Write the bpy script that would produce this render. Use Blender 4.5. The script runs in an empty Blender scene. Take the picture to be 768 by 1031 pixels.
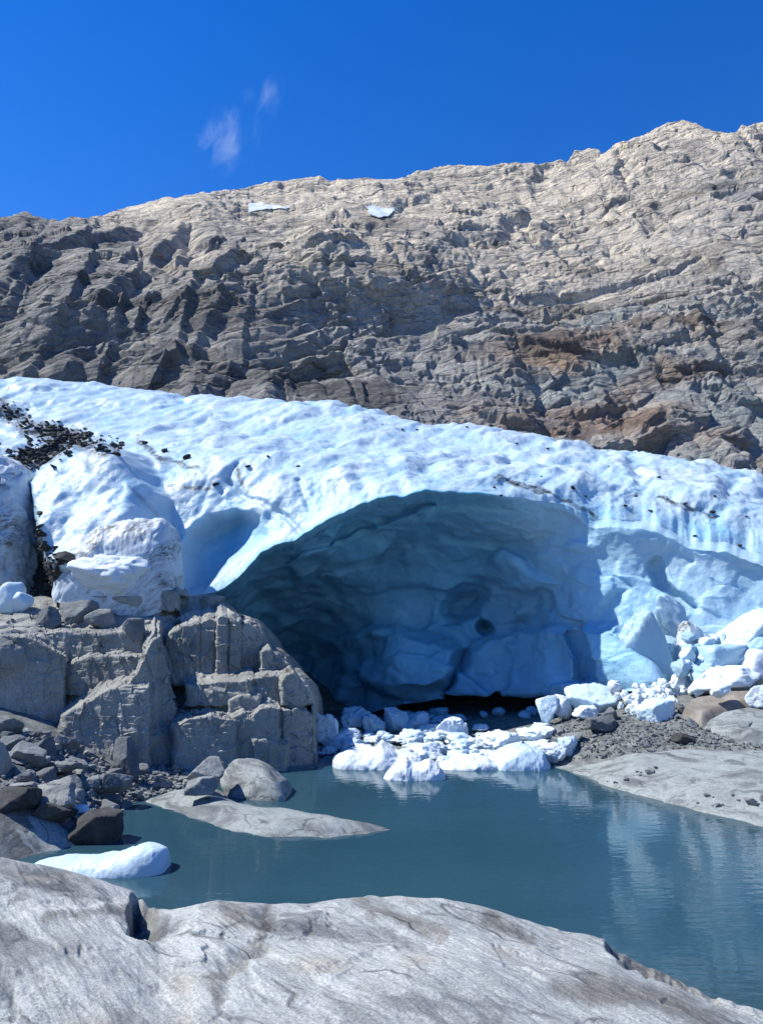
import bpy, bmesh, math, random
import numpy as np
from mathutils import Vector, Euler

SC = bpy.context.scene
COL = SC.collection
R = math.radians

# ------------------------------------------------------------------ camera model
CAM_H = 4.5
PITCH = R(7.73)
F = 770.0                       # focal length in photograph pixels (768 wide)
CX, CY = 384.0, 515.5
cP, sP = math.cos(PITCH), math.sin(PITCH)


def at(px, py, d):
    """World point on the sight line of photograph pixel (px,py) at forward distance d (m)."""
    px = np.asarray(px, float); py = np.asarray(py, float); d = np.asarray(d, float)
    u = (px - CX) / F; v = (CY - py) / F
    fy = cP - v * sP; fz = sP + v * cP
    t = d / fy
    return np.stack([u * t, d + 0 * t, CAM_H + fz * t], -1)


def on_plane(px, py, z=0.0):
    """World point on the sight line where it meets the level z."""
    px = np.asarray(px, float); py = np.asarray(py, float)
    u = (px - CX) / F; v = (CY - py) / F
    fy = cP - v * sP; fz = sP + v * cP
    t = (z - CAM_H) / fz
    return np.stack([u * t, fy * t, z + 0 * t], -1)


def project(P):
    x = P[..., 0]; y = P[..., 1]; z = P[..., 2] - CAM_H
    f = y * cP + z * sP; v = -y * sP + z * cP
    f = np.where(f < 0.01, 0.01, f)
    return CX + F * x / f, CY - F * v / f


# ------------------------------------------------------------------ noise
def _h(ix, iy, iz, seed):
    n = (ix.astype(np.int64) * 374761393 + iy.astype(np.int64) * 668265263 + iz.astype(np.int64) * 2147483647 + seed * 1274126177) & 0xFFFFFFFF
    n = ((n ^ (n >> 13)) * 1274126177) & 0xFFFFFFFF
    n = ((n ^ (n >> 16)) * 2246822519) & 0xFFFFFFFF
    return n ^ (n >> 15)


def hf(ix, iy, iz, seed):
    return (_h(ix, iy, iz, seed) & 0xFFFFFF) / float(0x1000000)


_G = np.random.RandomState(5).normal(size=(256, 3)); _G /= np.linalg.norm(_G, axis=1)[:, None]


def perlin(p, seed=0):
    sh = p.shape[:-1]; p = p.reshape(-1, 3)
    i = np.floor(p); f = p - i; i = i.astype(np.int64)
    w = f * f * f * (f * (f * 6 - 15) + 10)
    out = np.zeros(len(p))
    for dx in (0, 1):
        wx = w[:, 0] if dx else 1 - w[:, 0]
        for dy in (0, 1):
            wy = w[:, 1] if dy else 1 - w[:, 1]
            for dz in (0, 1):
                wz = w[:, 2] if dz else 1 - w[:, 2]
                g = _G[_h(i[:, 0] + dx, i[:, 1] + dy, i[:, 2] + dz, seed) & 255]
                out += wx * wy * wz * (g[:, 0] * (f[:, 0] - dx) + g[:, 1] * (f[:, 1] - dy) + g[:, 2] * (f[:, 2] - dz))
    return (out * 1.5).reshape(sh)


def fbm(p, octv=4, seed=0, gain=0.5, lac=2.03, ridged=False):
    a, s, out = 1.0, 0.0, 0.0
    for k in range(octv):
        n = perlin(p, seed + k * 17)
        if ridged:
            n = 1 - 2 * np.abs(n)
        out = out + a * n; s += a; a *= gain; p = p * lac + 7.3
    return out / s


def voronoi(p, seed=0):
    """F1, F2, random value of the nearest cell, vector to its centre."""
    sh = p.shape[:-1]; p = p.reshape(-1, 3)
    i = np.floor(p).astype(np.int64)
    f1 = np.full(len(p), 9.0); f2 = np.full(len(p), 9.0); idv = np.zeros(len(p)); vec = np.zeros((len(p), 3))
    for dx in (-1, 0, 1):
        for dy in (-1, 0, 1):
            for dz in (-1, 0, 1):
                a, b, c = i[:, 0] + dx, i[:, 1] + dy, i[:, 2] + dz
                q = np.stack([a + hf(a, b, c, seed), b + hf(a, b, c, seed + 1), c + hf(a, b, c, seed + 2)], -1) - p
                d = np.sqrt((q * q).sum(-1))
                near = d < f1
                f2 = np.where(near, f1, np.minimum(f2, d))
                idv = np.where(near, hf(a, b, c, seed + 3), idv)
                vec[near] = q[near]
                f1 = np.where(near, d, f1)
    return f1.reshape(sh), f2.reshape(sh), idv.reshape(sh), vec.reshape(sh + (3,))


def sstep(a, b, x):
    t = np.clip((x - a) / (b - a), 0, 1)
    return t * t * (3 - 2 * t)


def blocks(p, seed, tilt=1.0):
    """Jointed-rock displacement: every cell its own offset and its own tilted face."""
    f1, f2, idv, vec = voronoi(p, seed)
    a = (idv * 7919) % 1.0; b = (idv * 104729) % 1.0; c = (idv * 1299709) % 1.0
    face = vec[..., 0] * (a - .5) + vec[..., 1] * (b - .5) + vec[..., 2] * (c - .5)
    return (idv - .5) + tilt * face, sstep(0.0, 0.10, f2 - f1)


def saw(w, sharp=.14):
    """Stepped strata: slow rise, sharp drop."""
    f = w - np.floor(w)
    return np.where(f < 1 - sharp, f / (1 - sharp), (1 - f) / sharp) - .5


def joints(p, nrm, L, seed, cell=None, wob=.5, sharp=.12):
    """One joint set: parallel planes about L apart; between them the rock face leans, at each it breaks back."""
    nrm = np.asarray(nrm, float); nrm = nrm / np.linalg.norm(nrm)
    w = p @ nrm / L + wob * fbm(p / (5.0 * L), 3, seed)
    if cell is not None: w = w + cell * 7.31
    i = np.floor(w); f = w - i; a_ = .25 + .75 * hf(i.astype(np.int64), 0 * i.astype(np.int64) + seed, 0 * i.astype(np.int64), seed)
    sh_ = sharp
    return a_ * (np.where(f < 1 - sh_, f / (1 - sh_), (1 - f) / sh_) - .5)


class RBF:
    def __init__(self, pts, val, c=0.15, scale=100.0):
        self.p = np.asarray(pts, float) / scale; self.c = c; self.scale = scale
        n = len(self.p); v = np.asarray(val, float)
        A = np.zeros((n + 3, n + 3))
        d = self.p[:, None] - self.p[None]
        A[:n, :n] = -np.sqrt((d ** 2).sum(-1) + c * c)
        A[:n, n] = 1; A[:n, n + 1:] = self.p; A[n, :n] = 1; A[n + 1:, :n] = self.p.T
        self.w = np.linalg.solve(A + 1e-9 * np.eye(n + 3), np.r_[v, 0, 0, 0])

    def __call__(self, x, y):
        x = np.asarray(x, float) / self.scale; y = np.asarray(y, float) / self.scale
        out = self.w[-3] + self.w[-2] * x + self.w[-1] * y
        for k in range(len(self.p)):
            out = out - self.w[k] * np.sqrt((x - self.p[k, 0]) ** 2 + (y - self.p[k, 1]) ** 2 + self.c ** 2)
        return out


def pchip(xk, yk, x):
    """Monotone cubic interpolation; yk may be (n,...)"""
    xk = np.asarray(xk, float); yk = np.asarray(yk, float)
    h = np.diff(xk); sh = (-1,) + (1,) * (yk.ndim - 1)
    dl = np.diff(yk, axis=0) / h.reshape(sh)
    m = np.zeros_like(yk); m[0] = dl[0]; m[-1] = dl[-1]
    for k in range(1, len(xk) - 1):
        ok = dl[k - 1] * dl[k] > 0
        w1, w2 = 2 * h[k] + h[k - 1], h[k] + 2 * h[k - 1]
        with np.errstate(divide='ignore', invalid='ignore'):
            hm = (w1 + w2) / (w1 / dl[k - 1] + w2 / dl[k])
        m[k] = np.where(ok, hm, 0)
    x = np.clip(np.asarray(x, float), xk[0], xk[-1])
    i = np.clip(np.searchsorted(xk, x, side='right') - 1, 0, len(xk) - 2)
    t = ((x - xk[i]) / h[i]).reshape((-1,) + (1,) * (yk.ndim - 1)); hh = h[i].reshape(t.shape)
    return ((1 + 2 * t) * (1 - t) ** 2 * yk[i] + t * (1 - t) ** 2 * hh * m[i] + t * t * (3 - 2 * t) * yk[i + 1] + t * t * (t - 1) * hh * m[i + 1])


def sdf(px, py, poly):
    """Signed distance to a polygon, positive inside."""
    poly = np.asarray(poly, float); n = len(poly)
    d = np.full(np.shape(px), 1e9); ins = np.zeros(np.shape(px), bool)
    for k in range(n):
        ax, ay = poly[k]; bx, by = poly[(k + 1) % n]
        ex, ey = bx - ax, by - ay
        t = np.clip(((px - ax) * ex + (py - ay) * ey) / (ex * ex + ey * ey + 1e-12), 0, 1)
        d = np.minimum(d, np.hypot(px - ax - t * ex, py - ay - t * ey))
        if abs(by - ay) > 1e-12:
            ins ^= ((ay > py) != (by > py)) & (px < ex * (py - ay) / (by - ay) + ax)
    return np.where(ins, d, -d)


def polydist(px, py, pts):
    d = np.full(np.shape(px), 1e9)
    for (ax, ay), (bx, by) in zip(pts[:-1], pts[1:]):
        ex, ey = bx - ax, by - ay
        t = np.clip(((px - ax) * ex + (py - ay) * ey) / (ex * ex + ey * ey), 0, 1)
        d = np.minimum(d, np.hypot(px - ax - t * ex, py - ay - t * ey))
    return d


# ------------------------------------------------------------------ mesh helpers
def normals(P):
    du = np.gradient(P, axis=1); dv = np.gradient(P, axis=0)
    n = np.cross(du, dv); l = np.linalg.norm(n, axis=-1, keepdims=True)
    return n / np.where(l < 1e-9, 1, l)


def link(name, me, mat, parent=None):
    o = bpy.data.objects.new(name, me); COL.objects.link(o)
    if mat: me.materials.append(mat)
    if parent: o.parent = parent
    return o


def mesh_from(V, quads, name, smooth=True, attrs=None):
    me = bpy.data.meshes.new(name)
    V = np.ascontiguousarray(V, np.float32).reshape(-1, 3); quads = np.ascontiguousarray(quads, np.int32)
    k = quads.shape[1]
    me.vertices.add(len(V)); me.vertices.foreach_set('co', V.ravel())
    me.loops.add(quads.size); me.loops.foreach_set('vertex_index', quads.ravel())
    me.polygons.add(len(quads)); me.polygons.foreach_set('loop_start', np.arange(0, quads.size, k, dtype=np.int32))
    me.polygons.foreach_set('use_smooth', np.full(len(quads), smooth))
    for an, a in (attrs or {}).items():
        a = np.asarray(a, np.float32)
        if a.ndim >= 2 and a.shape[-1] == 3 and a.size == V.size:
            c = np.ones((len(V), 4), np.float32); c[:, :3] = a.reshape(-1, 3)
            at_ = me.attributes.new(an, 'FLOAT_COLOR', 'POINT'); at_.data.foreach_set('color', c.ravel())
        else:
            at_ = me.attributes.new(an, 'FLOAT', 'POINT'); at_.data.foreach_set('value', a.ravel())
    me.update(calc_edges=True); me.validate()
    return me


def grid_mesh(P, name, mat, parent=None, smooth=True, attrs=None, flip=False, mask=None):
    r, c = P.shape[:2]
    i = np.arange(r * c).reshape(r, c)
    q = np.stack([i[:-1, :-1], i[1:, :-1], i[1:, 1:], i[:-1, 1:]], -1)
    if mask is not None:
        q = q[mask[:-1, :-1] & mask[1:, :-1] & mask[1:, 1:] & mask[:-1, 1:]]
    q = q.reshape(-1, 4)
    if flip: q = q[:, ::-1]
    return link(name, mesh_from(P, q, name, smooth, attrs), mat, parent)


_ICO = {}


def ico(sub):
    if sub not in _ICO:
        bm = bmesh.new(); bmesh.ops.create_icosphere(bm, subdivisions=sub, radius=1)
        v = np.array([x.co[:] for x in bm.verts]); f = np.array([[x.index for x in g.verts] for g in bm.faces]); bm.free()
        _ICO[sub] = (v / np.linalg.norm(v, axis=1)[:, None], f)
    return _ICO[sub]


def chunk(seed, sub=3, nplanes=14, p=24, rough=0.03, nscale=2.5, lo=.55, flat_top=False, chip=0.0):
    """Broken angular lump: soft intersection of random planes, fitted to a unit box."""
    rs = np.random.RandomState(seed); D, Fc = ico(sub)
    n = rs.normal(size=(nplanes, 3)); n /= np.linalg.norm(n, axis=1)[:, None]
    c = rs.uniform(lo, 1.0, nplanes)
    n = np.r_[n, np.eye(3), -np.eye(3)]; c = np.r_[c, np.full(6, .95)]
    if flat_top:
        n = np.r_[n, [[.1, -.05, 1]]]; c = np.r_[c, .5]
    k = np.maximum(D @ n.T, 0) / c
    r = (k ** p).sum(1) ** (-1.0 / p)
    V = D * r[:, None]
    V += D * (rough * fbm(V * nscale + seed * 3.7, 4, seed, .55))[:, None]
    if chip:
        bb, _ = blocks(V * 2.6 + seed, seed, 2.0); b2_, _ = blocks(V * 6 + seed, seed + 1, 2.0)
        V += D * (chip * bb + chip * .4 * b2_)[:, None]
    V -= (V.max(0) + V.min(0)) / 2
    V /= (V.max(0) - V.min(0))
    return V, Fc


def tag(o, label=None, cat=None, group=None, kind=None):
    if label: o['label'] = label
    if cat: o['category'] = cat
    if group: o['group'] = group
    if kind: o['kind'] = kind
    return o


def thing(name, label, cat, loc=(0, 0, 0), group=None):
    o = bpy.data.objects.new(name, None); COL.objects.link(o); o.location = loc
    return tag(o, label, cat, group)


def blur(a, n=1):
    for _ in range(n):
        for ax0 in (0, 1):
            b = np.roll(a, 1, ax0); c = np.roll(a, -1, ax0); i0 = [slice(None)] * a.ndim; i1 = list(i0)
            i0[ax0] = 0; i1[ax0] = -1; b[tuple(i0)] = a[tuple(i0)]; c[tuple(i1)] = a[tuple(i1)]
            a = .5 * a + .25 * (b + c)
    return a


class Surf:
    """Finds the surface point shown at a photograph pixel."""
    def __init__(self, *grids):
        self.V = np.concatenate([g.reshape(-1, 3) for g in grids]); self.x, self.y = project(self.V)

    def __call__(self, px, py):
        d = np.hypot(self.x - px, self.y - py) + 0.02 * self.V[:, 1]
        return self.V[np.argmin(d)]

# ------------------------------------------------------------------ materials
def nt(name):
    m = bpy.data.materials.new(name); m.use_nodes = True
    t = m.node_tree; b = t.nodes['Principled BSDF']
    return m, t, b


def nd(t, typ, **kw):
    n = t.nodes.new(typ)
    for k, v in kw.items():
        if k in n.inputs: n.inputs[k].default_value = v
        else: setattr(n, k, v)
    return n


def noise(t, vec, scale, detail=6, rough=.6, dist=0.0):
    n = nd(t, 'ShaderNodeTexNoise'); n.inputs['Scale'].default_value = scale; n.inputs['Detail'].default_value = detail
    n.inputs['Roughness'].default_value = rough; n.inputs['Distortion'].default_value = dist
    t.links.new(vec, n.inputs['Vector']); return n.outputs['Fac']


def ramp(t, fac, stops):
    n = nd(t, 'ShaderNodeValToRGB'); e = n.color_ramp.elements
    while len(e) < len(stops): e.new(.5)
    for el, (p, c) in zip(e, stops):
        el.position = p; el.color = (*c, 1) if len(c) == 3 else c
    t.links.new(fac, n.inputs['Fac']); return n.outputs['Color']


def mix(t, fac, a, b, blend='MIX'):
    n = nd(t, 'ShaderNodeMix', data_type='RGBA', blend_type=blend)
    for s, v in ((n.inputs[0], fac), (n.inputs[6], a), (n.inputs[7], b)):
        if isinstance(v, (int, float)): s.default_value = v
        elif isinstance(v, tuple): s.default_value = (*v, 1)
        else: t.links.new(v, s)
    return n.outputs[2]


def mth(t, op, a, b=None, clamp=False):
    n = nd(t, 'ShaderNodeMath', operation=op); n.use_clamp = clamp
    for s, v in zip(n.inputs, (a, b)):
        if v is None: continue
        if isinstance(v, (int, float)): s.default_value = v
        else: t.links.new(v, s)
    return n.outputs[0]


def mapping(t, vec, scale=(1, 1, 1), rot=(0, 0, 0), loc=(0, 0, 0)):
    if any(rot):
        r_ = nd(t, 'ShaderNodeMapping'); r_.inputs['Rotation'].default_value = rot
        t.links.new(vec, r_.inputs['Vector']); vec = r_.outputs[0]
    n = nd(t, 'ShaderNodeMapping'); n.inputs['Scale'].default_value = scale; n.inputs['Location'].default_value = loc
    t.links.new(vec, n.inputs['Vector']); return n.outputs[0]


def bump(t, b, h, strength, dist, prev=None):
    n = nd(t, 'ShaderNodeBump'); n.inputs['Strength'].default_value = strength; n.inputs['Distance'].default_value = dist
    t.links.new(h, n.inputs['Height'])
    if prev is not None: t.links.new(prev, n.inputs['Normal'])
    t.links.new(n.outputs[0], b.inputs['Normal']); return n.outputs[0]


def attr(t, name):
    n = nd(t, 'ShaderNodeAttribute'); n.attribute_name = name; return n


def ocoord(t, rnd=False):
    v = nd(t, 'ShaderNodeTexCoord').outputs['Object']
    if rnd:
        oi = nd(t, 'ShaderNodeObjectInfo'); a = nd(t, 'ShaderNodeVectorMath', operation='MULTIPLY_ADD')
        a.inputs[1].default_value = (1, 1, 1); t.links.new(v, a.inputs[0])
        c = nd(t, 'ShaderNodeCombineXYZ'); m = mth(t, 'MULTIPLY', oi.outputs['Random'], 40.0)
        for k in range(3): t.links.new(m, c.inputs[k])
        t.links.new(c.outputs[0], a.inputs[2]); v = a.outputs[0]
    return v


def rock_material(name, stops, scale, fine, bumpd, streak=None, use_attr=False, rnd=False, streak_cols=None, rough=.85, bs=.6):
    m, t, b = nt(name); v = ocoord(t, rnd)
    c = ramp(t, noise(t, v, scale, 8, .62, .3), stops)
    if use_attr:
        c = mix(t, 1.0, attr(t, 'albedo').outputs['Color'], c, 'MULTIPLY')
    h = noise(t, v, fine, 8, .7)
    if streak:
        sv = mapping(t, v, streak[0], streak[1])
        sn = noise(t, sv, streak[2], 7, .65, .8)
        c = mix(t, mth(t, 'MULTIPLY', ramp(t, sn, [(.40, (0, 0, 0)), (.66, (1, 1, 1))]), streak[3]), c, streak_cols)
        h = mth(t, 'ADD', h, mth(t, 'MULTIPLY', sn, 1.2))
    g = ramp(t, noise(t, v, fine * 3, 4, .7), [(.3, (.72, .72, .72)), (.7, (1.15, 1.15, 1.15))])
    c = mix(t, 1.0, c, g, 'MULTIPLY')
    if rnd:
        oi = nd(t, 'ShaderNodeObjectInfo')
        c = mix(t, 1.0, c, ramp(t, oi.outputs['Random'], [(0, (.65, .66, .7)), (.5, (1, 1, 1)), (1, (1.35, 1.3, 1.22))]), 'MULTIPLY')
    t.links.new(c, b.inputs['Base Color']); b.inputs['Roughness'].default_value = rough
    b.inputs['Specular IOR Level'].default_value = .25
    bump(t, b, h, bs, bumpd)
    return m


def ice_material(name, white, blue, use_attr=True, clean=0.0, dirt=0.0, rough=.4, sss=0.0, fine=6.0, bumpd=.06):
    m, t, b = nt(name); v = ocoord(t, not use_attr)
    n1 = noise(t, v, .5 if use_attr else 1.5, 6, .6)
    w = mix(t, n1, tuple(x * .93 for x in white), white)
    bl = mix(t, noise(t, v, .35, 6, .65, .6), tuple(x * .62 for x in blue), tuple(min(.9, x * 1.32) for x in blue))
    if use_attr:
        c = mix(t, attr(t, 'clean').outputs['Fac'], w, bl)
        grit = ramp(t, noise(t, v, 2.6, 10, .8), [(.40, (0, 0, 0)), (.56, (1, 1, 1))])
        df = mth(t, 'MULTIPLY', attr(t, 'dirt').outputs['Fac'], mth(t, 'ADD', mth(t, 'MULTIPLY', grit, .72), .24), True)
        c = mix(t, df, c, (.062, .06, .057))
    else:
        c = mix(t, clean, w, bl)
        if dirt:
            sv = mapping(t, v, (1.0, 1.0, 3.2), (0, R(35), 0))
            grit = mth(t, 'MULTIPLY', ramp(t, noise(t, sv, .55, 4, .6, .5), [(.44, (.04, .04, .04)), (.62, (1, 1, 1))]), ramp(t, noise(t, sv, 2.6, 9, .78, .6), [(.42, (0, 0, 0)), (.58, (1, 1, 1))]))
            c = mix(t, mth(t, 'MULTIPLY', grit, dirt), c, (.11, .105, .10))
    t.links.new(c, b.inputs['Base Color']); b.inputs['Roughness'].default_value = rough
    b.inputs['IOR'].default_value = 1.31
    if sss:
        b.inputs['Subsurface Weight'].default_value = sss
        b.inputs['Subsurface Radius'].default_value = (.35, .8, 1.3); b.inputs['Subsurface Scale'].default_value = .5
    bump(t, b, noise(t, v, fine, 8, .65), .5, bumpd)
    return m


M = {}
M['mountain'] = rock_material('mountain_rock', [(.30, (.60, .60, .62)), (.5, (1., 1., 1.)), (.68, (1.25, 1.22, 1.17))], .16, .7, 1.2, use_attr=True, bs=1.0,
                             streak=((.25, .35, 1.3), (0, R(14), 0), .6, .35), streak_cols=(.16, .157, .15))
M['outcrop'] = rock_material('outcrop_rock', [(.3, (.19, .192, .182)), (.55, (.33, .33, .305)), (.72, (.45, .445, .41))], .5, 7, .05,
                             streak=((6, 6, .5), (0, 0, 0), 1.2, .3), streak_cols=(.16, .163, .165), bs=.8)
def crack_bump(m, scales, dist, dirs=(1, 1, 1), rot=(0, 0, 0)):
    t = m.node_tree; b = t.nodes['Principled BSDF']; v = ocoord(t)
    prev = b.inputs['Normal'].links[0].from_socket
    nn = nd(t, 'ShaderNodeTexNoise'); nn.inputs['Scale'].default_value = scales[0] * .7; nn.inputs['Detail'].default_value = 4; t.links.new(v, nn.inputs['Vector'])
    wv = nd(t, 'ShaderNodeVectorMath', operation='MULTIPLY_ADD'); t.links.new(nn.outputs['Color'], wv.inputs[0]); wv.inputs[1].default_value = (.5 / scales[0],) * 3; t.links.new(v, wv.inputs[2])
    for k, sc_ in enumerate(scales):
        vo = nd(t, 'ShaderNodeTexVoronoi', feature='DISTANCE_TO_EDGE'); vo.inputs['Scale'].default_value = sc_
        t.links.new(mapping(t, wv.outputs[0], dirs, rot), vo.inputs['Vector'])
        h = ramp(t, vo.outputs['Distance'], [(0, (0, 0, 0)), (.09, (.85, .85, .85)), (.3, (1, 1, 1))])
        prev = bump(t, b, h, .9, dist / sc_, prev)


def slab_material(name='striated_bedrock', tone=(1, 1, 1), use_attr=True):
    m, t, b = nt(name); v = ocoord(t)
    wv = nd(t, 'ShaderNodeVectorMath', operation='MULTIPLY_ADD'); nn = nd(t, 'ShaderNodeTexNoise'); nn.inputs['Scale'].default_value = .9; nn.inputs['Detail'].default_value = 5
    t.links.new(v, nn.inputs['Vector']); t.links.new(nn.outputs['Color'], wv.inputs[0]); wv.inputs[1].default_value = (.9, .9, .9); t.links.new(v, wv.inputs[2])
    sv = mapping(t, wv.outputs[0], (.7, 4.5, 4.5), (0, 0, R(48)))
    a1 = noise(t, sv, 1.3, 10, .68, .5); a2 = noise(t, mapping(t, v, (1.5, 20, 20), (0, 0, R(54))), 1.6, 8, .7, .3); a3 = noise(t, v, 1.3, 9, .65, .6); a4 = noise(t, v, 55, 5, .75)
    a5 = noise(t, mapping(t, wv.outputs[0], (.8, 2.2, 2.2), (0, 0, R(40))), .75, 9, .62, .9)
    vo = nd(t, 'ShaderNodeTexVoronoi', feature='DISTANCE_TO_EDGE'); vo.inputs['Scale'].default_value = 1.1
    t.links.new(mapping(t, wv.outputs[0], (.6, 1.7, 1.2), (0, 0, R(35))), vo.inputs['Vector'])
    crk = mth(t, 'MULTIPLY', ramp(t, vo.outputs['Distance'], [(0, (1, 1, 1)), (.018, (.5, .5, .5)), (.035, (0, 0, 0))]), ramp(t, a3, [(.48, (0, 0, 0)), (.58, (1, 1, 1))]))
    c = ramp(t, a5, [(.30, (.115, .116, .12)), (.41, (.23, .23, .232)), (.48, (.375, .375, .37)), (.62, (.46, .46, .45)), (.74, (.33, .33, .32))])
    c = mix(t, ramp(t, a1, [(.30, (.65, .65, .65)), (.44, (0, 0, 0))]), c, (.24, .245, .255))
    c = mix(t, ramp(t, a2, [(.52, (0, 0, 0)), (.60, (.6, .6, .6))]), c, (.22, .225, .235))
    c = mix(t, ramp(t, a2, [(.28, (.45, .45, .45)), (.42, (0, 0, 0))]), c, (.56, .56, .55))
    c = mix(t, ramp(t, a3, [(.62, (0, 0, 0)), (.78, (.4, .4, .4))]), c, (.33, .30, .265))
    c = mix(t, mth(t, 'MULTIPLY', crk, .8), c, (.09, .09, .092))
    c = mix(t, 1.0, c, ramp(t, a4, [(.36, (.58, .58, .58)), (.62, (1.24, 1.24, 1.24))]), 'MULTIPLY')
    c = mix(t, 1.0, c, attr(t, 'albedo').outputs['Color'] if use_attr else tone, 'MULTIPLY')
    c = mix(t, 1.0, c, (.965, 1.0, .985), 'MULTIPLY')
    t.links.new(c, b.inputs['Base Color']); b.inputs['Roughness'].default_value = .7; b.inputs['Specular IOR Level'].default_value = .3
    h = mth(t, 'ADD', mth(t, 'MULTIPLY', a2, .5), mth(t, 'ADD', mth(t, 'MULTIPLY', a5, 1.0), mth(t, 'MULTIPLY', a4, .35)))
    h = mth(t, 'SUBTRACT', h, mth(t, 'MULTIPLY', crk, .5))
    bump(t, b, h, .8, .03)
    return m


M['slab'] = slab_material()
crack_bump(M['mountain'], (.11, .3), .10, (.6, .8, 1.3), (0, R(14), 0))
M['shelf'] = slab_material('shelf_rock', (.70, .735, .75), False)
M['ground'] = rock_material('gravel_ground', [(.3, (.075, .081, .080)), (.5, (.15, .159, .156)), (.7, (.25, .26, .25))], 3.0, 10, .06)
M['stone'] = rock_material('loose_stone', [(.3, (.11, .122, .13)), (.55, (.19, .205, .215)), (.72, (.28, .285, .285))], 1.5, 6, .05, rnd=True)
M['dark_stone'] = rock_material('dark_debris', [(.3, (.022, .023, .025)), (.55, (.045, .046, .048)), (.75, (.085, .086, .088))], 1.5, 6, .05, rnd=True)
M['glacier'] = ice_material('glacier_ice', (.56, .655, .72), (.15, .435, .655), sss=.3, rough=.28, bumpd=.10)
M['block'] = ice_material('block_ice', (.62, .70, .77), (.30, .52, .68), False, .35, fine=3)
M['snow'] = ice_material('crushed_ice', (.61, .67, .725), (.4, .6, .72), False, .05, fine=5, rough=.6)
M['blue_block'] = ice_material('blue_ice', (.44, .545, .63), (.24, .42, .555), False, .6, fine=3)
M['dirty_block'] = ice_material('dirty_ice', (.58, .635, .69), (.33, .5, .62), False, .12, 1.0, fine=3)


M['brown'] = rock_material('brown_rock', [(.3, (.13, .115, .10)), (.5, (.21, .185, .16)), (.70, (.30, .275, .245))], 1.3, 8, .02, bs=.9)


def water_material():
    m, t, b = nt('meltwater'); v = ocoord(t)
    n = noise(t, mapping(t, v, (.25, 1, 1)), .35, 4, .5)
    c = mix(t, n, (.013, .046, .070), (.030, .076, .102))
    t.links.new(c, b.inputs['Base Color']); b.inputs['Roughness'].default_value = .04; b.inputs['IOR'].default_value = 1.333
    h = mth(t, 'ADD', noise(t, mapping(t, v, (1.2, 3.2, 1)), 1.6, 3, .5), mth(t, 'MULTIPLY', noise(t, mapping(t, v, (1, 2, 1)), 7, 2, .5), .25))
    patch = ramp(t, noise(t, v, .16, 2, .5), [(.35, (.15, .15, .15)), (.65, (1, 1, 1))])
    bump(t, b, mth(t, 'MULTIPLY', h, patch), .32, .035)
    return m


M['water'] = water_material()

# ------------------------------------------------------------------ shore terrain
TC = []                                    # (x, y, z) control points of the shore


def tc(px, py, d=None):
    p = on_plane(px, py) if d is None else at(px, py, d)
    TC.append(tuple(float(q) for q in p))


for px, py in ((575, 775), (600, 786), (640, 800), (680, 809), (720, 819), (768, 829), (860, 846)): tc(px, py)          # right waterline
for px, py in ((330, 763), (400, 760), (470, 760), (540, 764)): tc(px, py)
for px, py in ((-120, 900), (40, 860), (95, 842), (125, 815), (150, 805), (200, 792), (270, 780), (318, 775)): tc(px, py)                # left waterline
for px, py, d in ((350, 735, 29.3), (450, 727, 30.8), (550, 719, 30.2), (600, 707, 29), (650, 705, 27.1), (700, 697, 26.5), (768, 690, 26.0), (880, 680, 26),
                  (560, 745, 25.2), (620, 752, 23.5), (700, 750, 22.6), (768, 752, 21.8), (880, 745, 21.5), (640, 775, 21.5), (720, 780, 20), (768, 790, 18.8), (880, 790, 18.5),
                  (340, 725, 36), (450, 715, 36), (560, 705, 35), (680, 680, 33), (800, 650, 33),
                  (0, 735, 20), (60, 745, 20.8), (130, 772, 21.5), (60, 790, 18.3), (100, 790, 19.2), (10, 775, 17.5), (-60, 770, 17), (20, 810, 16), (-100, 720, 19), (60, 825, 16.2), (-40, 830, 14.8)): tc(px, py, d)
for p in ((0, 12, -1.6), (-2.5, 15.5, -1.2), (4, 14, -1.6), (1, 19, -1.5), (-1, 22, -1), (8, 12, -1.5), (0, 8, -1.6), (-8, 9, -1.2), (8, 7, -1.2), (14, 10, -1.4), (-3, 18, -.8),
          (-6, 12, -.9), (16, 14, .3), (20, 4, -1), (-16, 4, 0), (0, 0, -1), (-16, 14, 2.5), (-22, 22, 5), (24, 24, 3.5), (-6, 40, 1), (10, 40, 2.5), (22, 34, 4.5), (-20, 36, 7)): TC.append(p)
_tr = RBF([(a, b) for a, b, _ in TC], [c for _, _, c in TC], c=.5, scale=1.0)


def terrain(x, y):
    z = _tr(x, y)
    p = np.stack([x, y, 0 * x], -1)
    return z + .10 * fbm(p * .9, 4, 3) * sstep(-.6, .3, z) + .03 * fbm(p * 5, 3, 9) - .05


gx, gy = np.meshgrid(np.linspace(-30, 30, 430), np.linspace(-8, 46, 400))
TER = np.stack([gx, gy, terrain(gx, gy)], -1)
tag(grid_mesh(TER, 'shore', M['ground'], smooth=False), kind='structure')
ter_hit = Surf(TER[(TER[..., 2] > -.3) & (TER[..., 1] > 9)])

a = np.linspace(0, 2 * np.pi, 97); r = np.array([0, 12, 26, 60, 150, 400, 1500, 6000.])
gr = np.stack([r[:, None] * np.cos(a), 15 + r[:, None] * np.sin(a), np.where(r < 30, -2.6, -2.2)[:, None] + 0 * a], -1)
tag(grid_mesh(gr, 'ground', M['ground'], flip=True), kind='structure')
wx, wy = np.meshgrid(np.linspace(-60, 60, 3), np.linspace(-40, 45, 3))
tag(grid_mesh(np.stack([wx, wy, 0 * wx], -1), 'water', M['water'], flip=True), kind='structure')

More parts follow.
